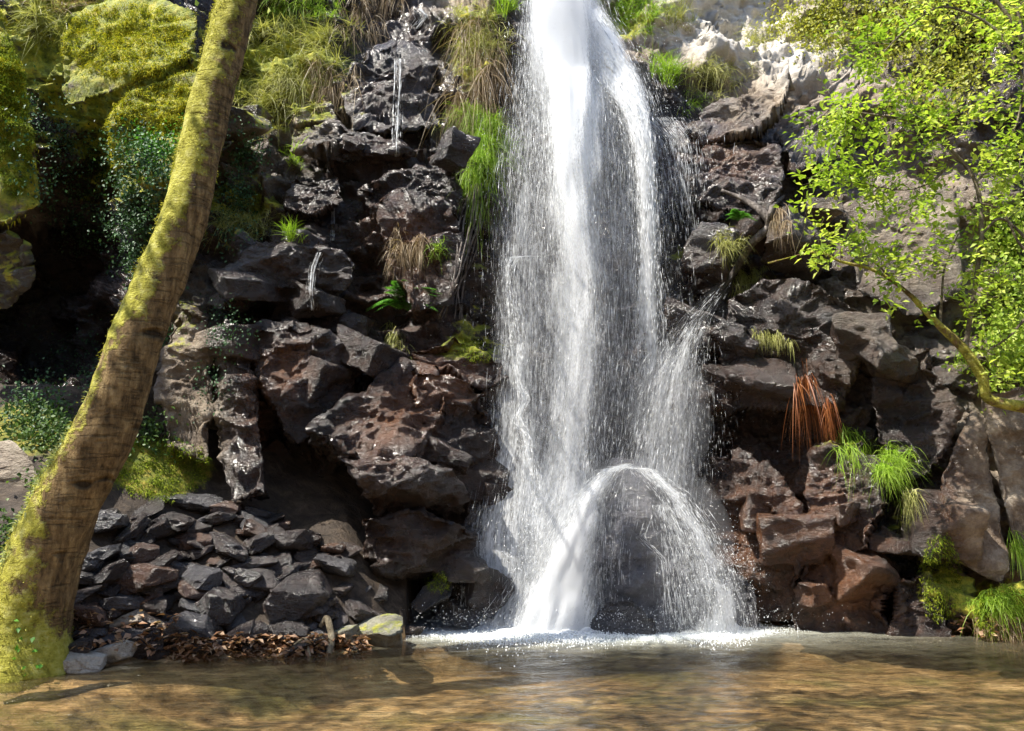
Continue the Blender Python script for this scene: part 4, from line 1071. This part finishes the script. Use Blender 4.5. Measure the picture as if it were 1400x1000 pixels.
RT = thing('leafy_tree', at(1560, 700, 9.0), 'young tree with fresh lime green leaves reaching in over the right of the pool', 'tree')
LIMBS = [  # px, py, Y, radius px
 [(1600,600,8.7,26),(1500,575,8.65,16),(1400,557,8.6,10.5),(1352,545,8.6,9.5),(1342,515,8.6,9),(1318,478,8.6,8),(1285,446,8.6,6),(1240,400,8.6,4),(1195,370,8.6,3),(1150,358,8.6,2.4),(1115,345,8.65,2),(1050,360,8.7,1)],
 [(1320,478,8.6,5),(1327,430,8.6,4.5),(1336,370,8.6,4.2),(1342,320,8.6,4),(1334,250,8.6,3.6),(1300,205,8.6,3),(1262,172,8.6,2.4),(1200,158,8.6,1.8),(1130,150,8.65,1.2)],
 [(1285,446,8.6,3),(1288,400,8.6,2.2),(1292,365,8.6,1.6),(1310,320,8.6,1)],
 [(1342,320,8.6,2.6),(1372,300,8.6,2.4),(1420,345,8.55,3.4)],
 [(1334,250,8.6,2.4),(1372,205,8.6,2),(1395,150,8.6,2),(1402,70,8.6,2.5),(1390,10,8.6,2.5)],
 [(1240,400,8.6,2.4),(1210,372,8.7,1.8),(1185,350,8.75,1.2),(1165,330,8.8,.8)],
 [(1500,575,8.65,9),(1470,400,8.5,7),(1440,200,8.4,6),(1400,60,8.4,4),(1330,-30,8.4,3),(1250,-60,8.4,2)],
 [(1440,200,8.4,4),(1400,110,8.4,3),(1360,40,8.45,2.4),(1290,10,8.5,2),(1240,40,8.5,1.5),(1200,80,8.5,1)],
 [(1470,400,8.5,4),(1410,430,8.5,3),(1380,460,8.5,2),(1350,480,8.5,1)],
 [(1470,380,8.5,3),(1400,340,8.5,2.4),(1370,290,8.5,1.8),(1330,275,8.5,1)],
 [(1300,205,8.6,2),(1285,240,8.5,1.6),(1240,260,8.5,1.2),(1170,250,8.5,.8)],
]
BLOBS = [(1190,130,75,60,2.0),(1140,210,45,45,1.3),(1235,215,60,50,1.5),(1290,140,60,60,1.2),(1370,60,60,60,1.8),(1260,40,70,40,.9),(1160,60,50,40,.5),(1370,180,50,60,1.2),(1180,280,60,35,1.0),(1280,300,50,45,1.2),(1370,260,40,50,.8),(1110,260,28,24,.45),(1200,345,50,22,.5),(1260,355,40,25,.7),(1370,420,45,45,.9),(1330,380,40,30,.5),(1235,420,30,15,.25),(1390,500,30,25,.5),(1140,330,30,20,.2),(1310,495,12,10,.12)]
def build_right_tree():
    A = Acc(); paths = []
    tr = [(1620,900,9.0,46),(1615,760,8.9,38),(1600,600,8.7,32),(1580,350,8.5,27),(1540,100,8.4,22),(1500,-100,8.4,16),(1480,-300,8.4,8)]
    P, rad = px_path(tr, 60); V, fs, d = trunk_mesh(P, rad, 20, .02, 80)
    put('trunk', V, fs, M['limb'], RT, {'moss': np.full(len(V), .5)})
    for k, l in enumerate(LIMBS):
        P, rad = px_path(l, 14 * len(l)); paths.append((P, rad))
        V, fs, d = trunk_mesh(P, np.maximum(rad * .8, .003), 10, .006 if k == 0 else .002, 81 + k)
        put('branch', V, fs, M['limb'] if k == 0 else M['twig'], RT, {'moss': np.full(len(V), .42 if k == 0 else .15)})
    allP = np.concatenate([p[:] for p, _ in paths]); apx, apy = to_px(allP)
    r = np.random.default_rng(82)
    w = np.array([b[4] for b in BLOBS]); w /= w.sum()
    T = Acc(); L = Acc()
    for q in range(235):
        b = BLOBS[r.choice(len(BLOBS), p=w)]
        ex, ey = r.normal(b[0], b[2] * .62), r.normal(b[1], b[3] * .62)
        eY = r.uniform(8.1, 9.2)
        E = at(ex, ey, eY)
        dd = np.linalg.norm(allP - E, axis=1) + r.uniform(0, .35, len(allP)); S = allP[dd.argmin()]
        v = E - S; ln = np.linalg.norm(v)
        if ln > 1.1: S = E - v / ln * 1.1
        tp = smooth_path([S, (S + E) / 2 + r.normal(0, .05, 3), E], 8)
        T.add(*tube(tp, np.linspace(.0045, .0015, 8), 4, False))
        m = int(r.uniform(16, 34))
        f = r.uniform(.3, 1.05, m); c = S + (E - S) * f[:, None] + r.normal(0, .06, (m, 3))
        fl = r.normal(0, .45, 3)
        D = unit(v) * .5 + r.normal(0, .7, (m, 3)) * [1, 1, .45]
        Nn = r.normal(0, .35, (m, 3)) + fl * .5 + [0, -.25, 1]
        L.add(*leaves(c, D, Nn, r.uniform(.045, .10, m), r.uniform(.03, .06, m), np.clip(r.normal(.5, .22) + r.normal(0, .15, m), 0, 1)))
    o = T.put('twigs', M['twig'], RT); o['kind'] = 'stuff'
    L.put('crown', M['leaf'], RT)
build_right_tree()
# ------------------------------------------------------------------ where a photo pixel meets the rock
bpy.context.view_layer.update()
_dg = bpy.context.evaluated_depsgraph_get()
SKIP = ('waterfall', 'leaning_tree', 'leafy_tree', 'water', 'trickle')
def hit(px, py):
    d = at(px, py, 1.0) - np.array([0, 0, CAMZ]); d = Vector(d).normalized(); o = Vector((0, 0, CAMZ)); far = 0.0
    for _ in range(40):
        ok, loc, nrm, i, ob, m = scene.ray_cast(_dg, o, d)
        if not ok: return at(px, py, 11.0), np.array([0, -1.0, .2])
        top = ob
        while top.parent is not None: top = top.parent
        if top.name.split('.')[0] in SKIP or top.name.startswith('wat'):
            o = loc + d * 0.002; continue
        n = np.array(nrm)
        if n @ np.array(d) > 0: n = -n
        return np.array(loc), n
    return at(px, py, 11.0), np.array([0, -1.0, .2])

# ------------------------------------------------------------------ grasses, ferns, moss, ivy, shrubs, roots
def tuft(name, px, py, wpx, hpx, n, mat, label, cat, seed, style='up', width=.006, group=None, length=None):
    """clump of blades rooted across wpx x hpx of rock"""
    r = np.random.default_rng(seed)
    m = max(6, min(40, int(wpx * hpx / 60)))
    B = []; N = []
    for k in range(m):
        b, nn = hit(px + r.normal(0, wpx * .28), py + r.normal(0, hpx * .28)); B.append(b); N.append(nn)
    B = np.array(B); N = np.array(N)
    dpt = np.median(B[:, 1]); keep = np.abs(B[:, 1] - dpt) < .4; B = B[keep]; N = N[keep]
    k = r.integers(0, len(B), n); s = dpt / F
    base = B[k] + r.normal(0, .025, (n, 3)); nn = N[k]
    L = (length or hpx * 1.0 * s) * r.uniform(.3, 1.2, n)
    if style == 'up': D = np.array([0, -.35, .9]) + r.normal(0, .42, (n, 3)); dr = L * .35
    elif style == 'arch': L = L * .8; D = np.array([0, -.6, .55]) + r.normal(0, .5, (n, 3)); dr = L * r.uniform(.6, 1.2, n)
    elif style == 'hang': D = np.array([0, -.3, -.35]) + r.normal(0, .2, (n, 3)) * [1, .6, 1]; dr = L * r.uniform(.4, .8, n); L = L * .7
    elif style == 'tangle': D = np.array([0, -.5, .2]) + r.normal(0, .8, (n, 3)); dr = L * r.uniform(0, .8, n)
    if mat == 'rusty': D = np.array([0, -.22, -.6]) + r.normal(0, .17, (n, 3))
    A = Acc(); A.add(*blades(base, D, L, width * r.uniform(.6, 1.4, n), dr, 4, np.clip(r.normal(.5, .25, n), 0, 1)))
    o = A.put(name, M[mat], None, True, B.mean(0))
    return tag(o, label, cat, group)
def fern(px, py, wpx, nf, label, seed, mat='fern'):
    r = np.random.default_rng(seed)
    b, nn = hit(px, py); b = b + np.array([0, -.28, 0]); s = b[1] / F
    t = thing('fern', b, label, 'fern')
    for k in range(nf):
        a = -.25 + (k + .5) / nf * (math.pi + .5) + r.normal(0, .12)
        L = wpx * .62 * s * r.uniform(.75, 1.1)
        d = np.array([math.cos(a) * .95, -r.uniform(.25, .9), abs(math.sin(a)) * .75 + .15])
        tip = b + unit(d) * L; tip[2] -= L * .28
        path = smooth_path([b, b + unit(d) * L * .5 + [0, 0, L * .1], tip], 24)
        A = Acc(); A.add(*tube(path, np.linspace(.003, .001, 24), 4, False), .3)
        tg = unit(np.gradient(path, axis=0)); sd = unit(np.cross(tg, [0, 0, 1.0]))
        i = np.arange(3, 24)
        ln = L * .21 * np.sin(np.pi * (i / 24) ** .7) + .008
        for sg in (-1, 1):
            A.add(*leaves(path[i], sd[i] * sg + tg[i] * .45 - np.array([0, 0, .18]), np.tile([0, -.3, 1.0], (len(i), 1)), ln, ln * .27, np.clip(r.normal(.5, .18, len(i)), 0, 1)))
        A.put('frond', M[mat], t)
    return t
def moss_clump(px, py, wpx, hpx, n, mat, label, seed, size=.035, group=None, name='moss_clump', cat='moss'):
    r = np.random.default_rng(seed); m = max(30, int(wpx * hpx / 14)); m = min(m, 500)
    B = []; N = []
    for k in range(m):
        a = r.uniform(0, 6.28); q = math.sqrt(r.random())
        b, nn = hit(px + math.cos(a) * q * wpx / 2, py + math.sin(a) * q * hpx / 2); B.append(b); N.append(nn)
    B = np.array(B); N = np.array(N); md = np.median(B[:, 1]); kp = np.abs(B[:, 1] - md) < .5; B = B[kp]; N = N[kp]
    k = r.integers(0, len(B), n); s = md / F
    base = B[k] + r.normal(0, .5 * math.sqrt(wpx * hpx / m) * s, (n, 3))
    D = N[k] + r.normal(0, .55, (n, 3)) + [0, -.1, .1]
    A = Acc(); A.add(*blades(base - N[k] * .01, D, size * r.uniform(.5, 1.5, n), size * .3, size * .7, 2))
    return tag(A.put(name, M[mat], None, True, B.mean(0)), label, cat, group)
def leaf_mass(name, pts, n, mat, label, cat, seed, size=.05, out=.12, group=None, stems=None):
    """leaves lying over rock: ivy, creepers, shrubs.  pts: px, py, rx, ry, weight"""
    r = np.random.default_rng(seed); w = np.array([p[4] for p in pts], float); w /= w.sum()
    m = 260; B = []; N = []
    for k in range(m):
        p = pts[r.choice(len(pts), p=w)]
        b, nn = hit(r.normal(p[0], p[2] * .55), r.normal(p[1], p[3] * .55)); B.append(b); N.append(nn)
    B = np.array(B); N = np.array(N)
    k = r.integers(0, m, n)
    C = B[k] + N[k] * (np.abs(r.normal(0, out, n)))[:, None] + r.normal(0, .07, (n, 3)) + np.array([0, -.02, 0])
    D = r.normal(0, .6, (n, 3)) + [0, -.2, -.5]
    Nn = N[k] * .5 + r.normal(0, .5, (n, 3)) + [0, -.5, .6]
    A = Acc(); A.add(*leaves(C, D, Nn, size * r.uniform(.6, 1.4, n), size * .75 * r.uniform(.6, 1.3, n), np.clip(r.normal(.5, .24, n), 0, 1)))
    if stems:
        S = Acc(); t = thing(name, B.mean(0), label, cat, group)
        A.put('foliage', M[mat], t)
        for q in range(stems):
            a = B[r.integers(0, m)]; c = a + r.normal(0, .25, 3) + [0, -.1, 0]; e = c + r.normal(0, .3, 3)
            S.add(*tube(smooth_path([a, c, e], 8), np.linspace(.006, .002, 8), 4, False))
        S.put('stems', M['twig'], t)['kind'] = 'stuff'
        return t
    return tag(A.put(name, M[mat], None, True, B.mean(0)), label, cat, group)

# ivy and creepers on the left
leaf_mass('ivy', [(195,250,40,60,1.5),(190,340,35,60,1.2),(215,420,25,50,.6),(235,290,30,70,.9)], 5200, 'ivy', 'dark ivy hanging down the rock behind the leaning trunk', 'ivy', 301, .042)
leaf_mass('ivy', [(90,230,50,50,1.0),(110,300,40,40,.8),(60,160,35,50,.6),(140,200,30,40,.6)], 2600, 'ivy', 'sparse dark ivy around the mouth of the shaded hollow', 'ivy', 302, .038)
leaf_mass('ivy', [(325,250,28,50,1),(320,310,25,35,.7),(340,200,25,30,.5)], 1900, 'ivy', 'ivy patch just right of the leaning trunk', 'ivy', 303, .036)
leaf_mass('ivy', [(310,440,25,35,1),(290,520,22,40,.5)], 700, 'ivy', 'small ivy sprays on the brown rock pillar', 'ivy', 304, .03, .05)
leaf_mass('ivy', [(110,500,60,50,1),(40,560,40,30,.6)], 800, 'ivy', 'few ivy leaves inside the black hollow', 'ivy', 305, .04)
leaf_mass('undergrowth', [(40,585,50,25,1),(90,600,35,20,.8),(70,560,40,18,.5),(200,590,30,25,.5)], 2000, 'dark_leaf', 'low green plants on the bank behind the pale boulder', 'plants', 306, .045, .08)
moss_clump(215,640,140,90,9000,'moss_green','golden green moss cushion on the bank above the rubble',307,.028)
moss_clump(175,55,180,100,14000,'moss','thick golden moss over the big boulder at the top left',308,.035)
moss_clump(220,150,130,80,8000,'moss','yellow moss on the rounded boulder behind the trunk',309,.035)
leaf_mass('undergrowth', [(20,740,25,22,1),(10,800,15,20,.6),(65,665,15,20,.5)], 900, 'dark_leaf', 'dark low plants below the pale boulder left of the trunk', 'plants', 313, .04, .06)
moss_clump(20,150,60,240,9000,'moss_green','green moss on the tall sharp edged rock',310,.03)
leaf_mass('undergrowth', [(215,205,35,30,1)], 900, 'fern', 'bright green creeper on the face of the rounded mossy boulder', 'plants', 311, .04, .05)
leaf_mass('plant', [(22,895,22,22,1),(30,862,18,16,.6)], 900, 'fern', 'small bright green plant at the foot of the leaning trunk', 'plant', 312, .045, .06)
# top left tangle
k = 0
for (px, py, w, h, mt, st, n, lab) in [
 (370,40,80,70,'olive','tangle',800,'pale olive scrub right of the trunk top'),
 (440,60,80,70,'olive','tangle',800,'pale tangled scrub over the ledge'),
 (395,110,90,60,'olive','arch',700,'arching olive grass above the pinkish ledge'),
 (450,110,60,60,'straw','hang',420,'straw coloured grass hanging beside the wet rock dome'),
 (480,25,80,60,'straw','hang',600,'long dry grass hanging from the top edge'),
 (360,150,60,70,'olive','tangle',500,'olive weeds between trunk and pink ledge'),
 (410,10,100,40,'grass','arch',700,'fresh grass along the top edge right of the trunk'),
 (500,-5,60,40,'straw','hang',350,'dry grass at the very top beside the white spout'),
 (60,30,60,50,'olive','tangle',450,'thin olive weeds left of the golden boulder'),
 (110,-5,100,40,'straw','tangle',400,'dry weeds on top of the golden boulder'),
 (330,300,80,50,'olive','arch',650,'drooping olive grass above the purple ledge'),
 (398,318,24,30,'grass','up',160,'small fresh green tuft on the purple ledge'),
 (400,222,20,26,'grass','up',120,'small green tuft below the pink rock block'),
 (650,50,70,60,'olive','arch',700,'olive grass crowning the hanging turf beside the fall'),
 (655,80,90,110,'straw','hang',650,'long dry roots and grass hanging beside the top of the fall'),
 (640,150,60,60,'straw','hang',300,'sparse dry grass hanging over the bright green tuft'),
 (620,160,34,30,'olive','arch',160,'yellowish small tuft above the bright green tuft'),
 (645,195,70,74,'grass','arch',2000,'bright green grass tuft hanging left of the fall'),
 (655,235,46,70,'grass','hang',350,'trailing grass below the bright green tuft'),
 (690,10,40,36,'grass','up',300,'lime grass at the lip of the fall'),
 (560,338,46,34,'straw','hang',520,'pale tan dead grass clump hanging above the fern'),
 (595,340,24,26,'grass','arch',120,'little yellow green tuft right of the dead grass'),
 (540,462,22,44,'olive','hang',160,'olive moss tail under the fern'),
 (860,12,90,44,'grass','arch',800,'sunlit grass on the ledge right of the spout'),
 (820,25,50,40,'olive','arch',350,'pale grass beside the white spout'),
 (925,25,60,40,'olive','up',300,'bleached grass on the sunny upper rock'),
 (910,100,40,44,'grass','up',420,'green tuft on the ledge right of the fall'),
 (975,105,70,50,'olive','arch',600,'yellowish grass mound on the ledge right of the fall'),
 (945,140,30,24,'grass','arch',160,'small green tuft hanging under the yellowish mound'),
 (1030,60,40,40,'olive','tangle',220,'sparse grass on the pale sunny slope'),
 (1065,295,24,34,'straw','hang',170,'dry brown tuft beside the crooked root'),
 (1000,335,36,34,'olive','arch',320,'yellow green tuft under the small fern'),
 (1025,380,42,32,'olive','hang',420,'yellow green tuft on the black rock shoulder'),
 (1050,462,40,18,'olive','hang',240,'flat mossy tuft low on the black rock'),
 (1100,522,26,40,'rusty','hang',420,'rust red dead fern hanging on the black rock'),
 (1130,560,16,40,'rusty','hang',120,'thin rusty strands beside the rust red fern'),
 (1160,605,46,44,'grass','hang',260,'mossy green tuft on the grey stone shelf'),
 (1215,640,42,50,'grass','arch',700,'vivid green grass tuft on the right rock wall'),
 (1238,675,24,34,'olive','hang',180,'olive tail hanging below the vivid green tuft'),
 (1310,492,26,20,'grass','up',120,'small sprig on the shelf under the mossy limb'),
 (1370,825,56,36,'grass','arch',520,'green ferny tuft on the mossy rock at the right edge'),
 (1375,850,70,26,'straw','hang',400,'pinkish dry stalks under the ferny tuft at the right edge'),
 (1390,740,24,36,'grass','hang',160,'green tuft on the wall at the right edge'),
]:
    nm = {'straw': 'dry_grass', 'rusty': 'dead_fern'}.get(mt, 'grass_tuft')
    length = {'tangle': .34, 'hang': None, 'arch': None, 'up': None}[st]
    if st == 'hang': length = max(h * 1.15 * 10.2 / F, .18)
    if lab.startswith('rust red'): length = .6; n = 190
    if lab.startswith('long dry roots'): length = 1.15
    tuft(nm, px, py, w, h, int(n * 1.25), mt, lab, 'dry grass' if mt in ('straw', 'rusty') else 'grass', 320 + k, st, .0065 if st != 'tangle' else .009, None, length); k += 1
fern(562,432,96,17,'bright green fern growing above the pointed slab',401)
fern(1000,312,42,9,'small green fern beside the crooked root right of the fall',402)
moss_clump(1285,790,60,120,3000,'moss_green','green moss streak on the rocks left of the tan slab',411,.03)
moss_clump(655,478,70,36,1800,'moss_green','dull green moss on the rock beside the fall',412,.025)
moss_clump(1370,835,80,70,4000,'moss_green','moss cushion on the low rock at the right edge',413,.035)
moss_clump(600,795,34,26,900,'moss_green','moss cap on the small rock at the left of the fall',414,.025)
# scrub on the top right behind the young tree
for q, (px, py, w, h, mt, lab) in enumerate([(1120,30,70,40,'leaf_yellow','yellowish scrub on the sunny slope above the dry rock'),(1220,30,80,50,'leaf_yellow','thick yellow green bush at the top behind the young tree'),(1330,30,80,60,'leaf_yellow','yellow green bush in the top right corner'),(1280,110,70,50,'leaf_yellow','sparse yellow scrub behind the branches'),(1380,330,40,90,'leaf','green shrub behind the right edge branches'),(1380,470,50,50,'leaf','low green shrub above the mossy limb')]):
    leaf_mass('shrub', [(px,py,w,h,1)], 2200, mt, lab, 'shrub', 420 + q, .06, .2, None, 14)
# roots beside the fall and the crooked root on the right
rt = thing('hanging_roots', hit(640, 300)[0], 'grey roots hanging down the rock below the bright green tuft', 'roots')
r = np.random.default_rng(440)
for q in range(9):
    o = (q - 4) * 2.2
    rows = [(652+o*.6, 255), (645+o*1.3+r.normal(0,4), 300), (636+o+r.normal(0,4), 345), (625+o*1.4+r.normal(0,4), 395), (612+o*1.7+r.normal(0,5), 438)]
    P = smooth_path([hit(a, b)[0] + [0, -.07 - .03 * r.random(), 0] for a, b in rows], 30)
    put('root', *tube(P + .012 * np.stack([fbm(P * 7 + q, 2, 5), 0 * P[:, 0], 0 * P[:, 0]], -1), np.linspace(.016, .007, 30) * r.uniform(.6, 1.2), 7), M['root'], rt, {'moss': np.zeros(30 * 7 + 2)})
M['dark'] = rock_material('wet_dark_wood', False, (0.008, 0.006, 0.004), (0.02, 0.015, 0.01), (0.05, 0.035, 0.025), .1)
def root(rows, rads, label, name='root', mat='root', off=.05):
    P = smooth_path([hit(a, b)[0] + [0, -off, 0] for a, b in rows], 50)
    rr = np.interp(np.linspace(0, 1, 50), np.linspace(0, 1, len(rads)), rads)
    V, fs, d = trunk_mesh(P, rr, 10, .012, 441)
    tag(put(name, V, fs, M[mat], None, {'moss': np.full(len(V), .1)}), label, 'root')
root([(985,262),(1015,275),(1040,292),(1050,312),(1025,335),(1005,370),(985,395)], [.02,.035,.05,.055,.05,.045,.03], 'crooked grey root bending down to the side stream right of the fall')
root([(1048,310),(1055,285),(1070,270)], [.035,.03,.02], 'short root stub rising from the crooked root')
root([(440,855),(450,845),(456,870),(452,893)], [.015,.03,.035,.025], 'pale forked driftwood root at the waterline', 'driftwood', 'twig', .08)
root([(405,880),(420,872),(425,890),(428,905)], [.008,.012,.012,.008], 'thin curled root dipping into the pool', 'driftwood', 'twig', .08)
root([(5,962),(40,955),(90,950),(130,940),(180,934)], [.02,.035,.04,.03,.015], 'dark sunken branch under the water in front of the leaning trunk', 'sunken_branch', 'dark', .0)
# trickles on the left rocks
def trickle_on(rows, n, label, seed, thick=.006, w=3):
    path = []
    for a, b in rows: path.append((a, b, w * 1.3, hit(a, b)[0][1] - .06))
    trickle(path, int(n * 1.6), thick * .5, label, seed)
trickle_on([(545,80),(545,110),(543,150),(541,190),(541,215)], 420, 'thin white trickle down the wet rock dome', 451, .006, 5)
trickle_on([(455,275),(455,300),(454,330)], 140, 'short trickle above the purple ledge', 452, .005, 2)
trickle_on([(437,345),(428,365),(425,395),(427,425)], 260, 'thin trickle pouring off the purple ledge', 453, .006, 4)
trickle_on([(575,12),(585,22),(570,40)], 160, 'small white rill at the top of the wet rock dome', 454, .007, 8)
# leaf litter along the waterline
def litter(px0, px1, y0, y1, n, label, seed, nm='fallen_leaves'):
    r = np.random.default_rng(seed)
    B = []
    for q in range(n):
        b, nn = hit(r.uniform(px0, px1), r.uniform(y0, y1)); B.append(b + nn * .012)
    B = np.array(B); ok = B[:, 2] > -.02; B = B[ok]; m = len(B)
    A = Acc(); A.add(*leaves(B, r.normal(0, 1, (m, 3)) * [1, 1, .25], r.normal(0, .4, (m, 3)) + [0, 0, 1], r.uniform(.05, .12, m), r.uniform(.03, .06, m)))
    tag(A.put(nm, M['litter'], None, True, B.mean(0)), label, None, None, 'stuff')
litter(230, 500, 868, 905, 900, 'brown fallen leaves washed up along the waterline', 461)
litter(100, 240, 835, 890, 160, 'scattered dead leaves between the stones by the trunk', 462)
litter(1300, 1400, 840, 872, 160, 'dead leaves at the right edge of the pool', 463)
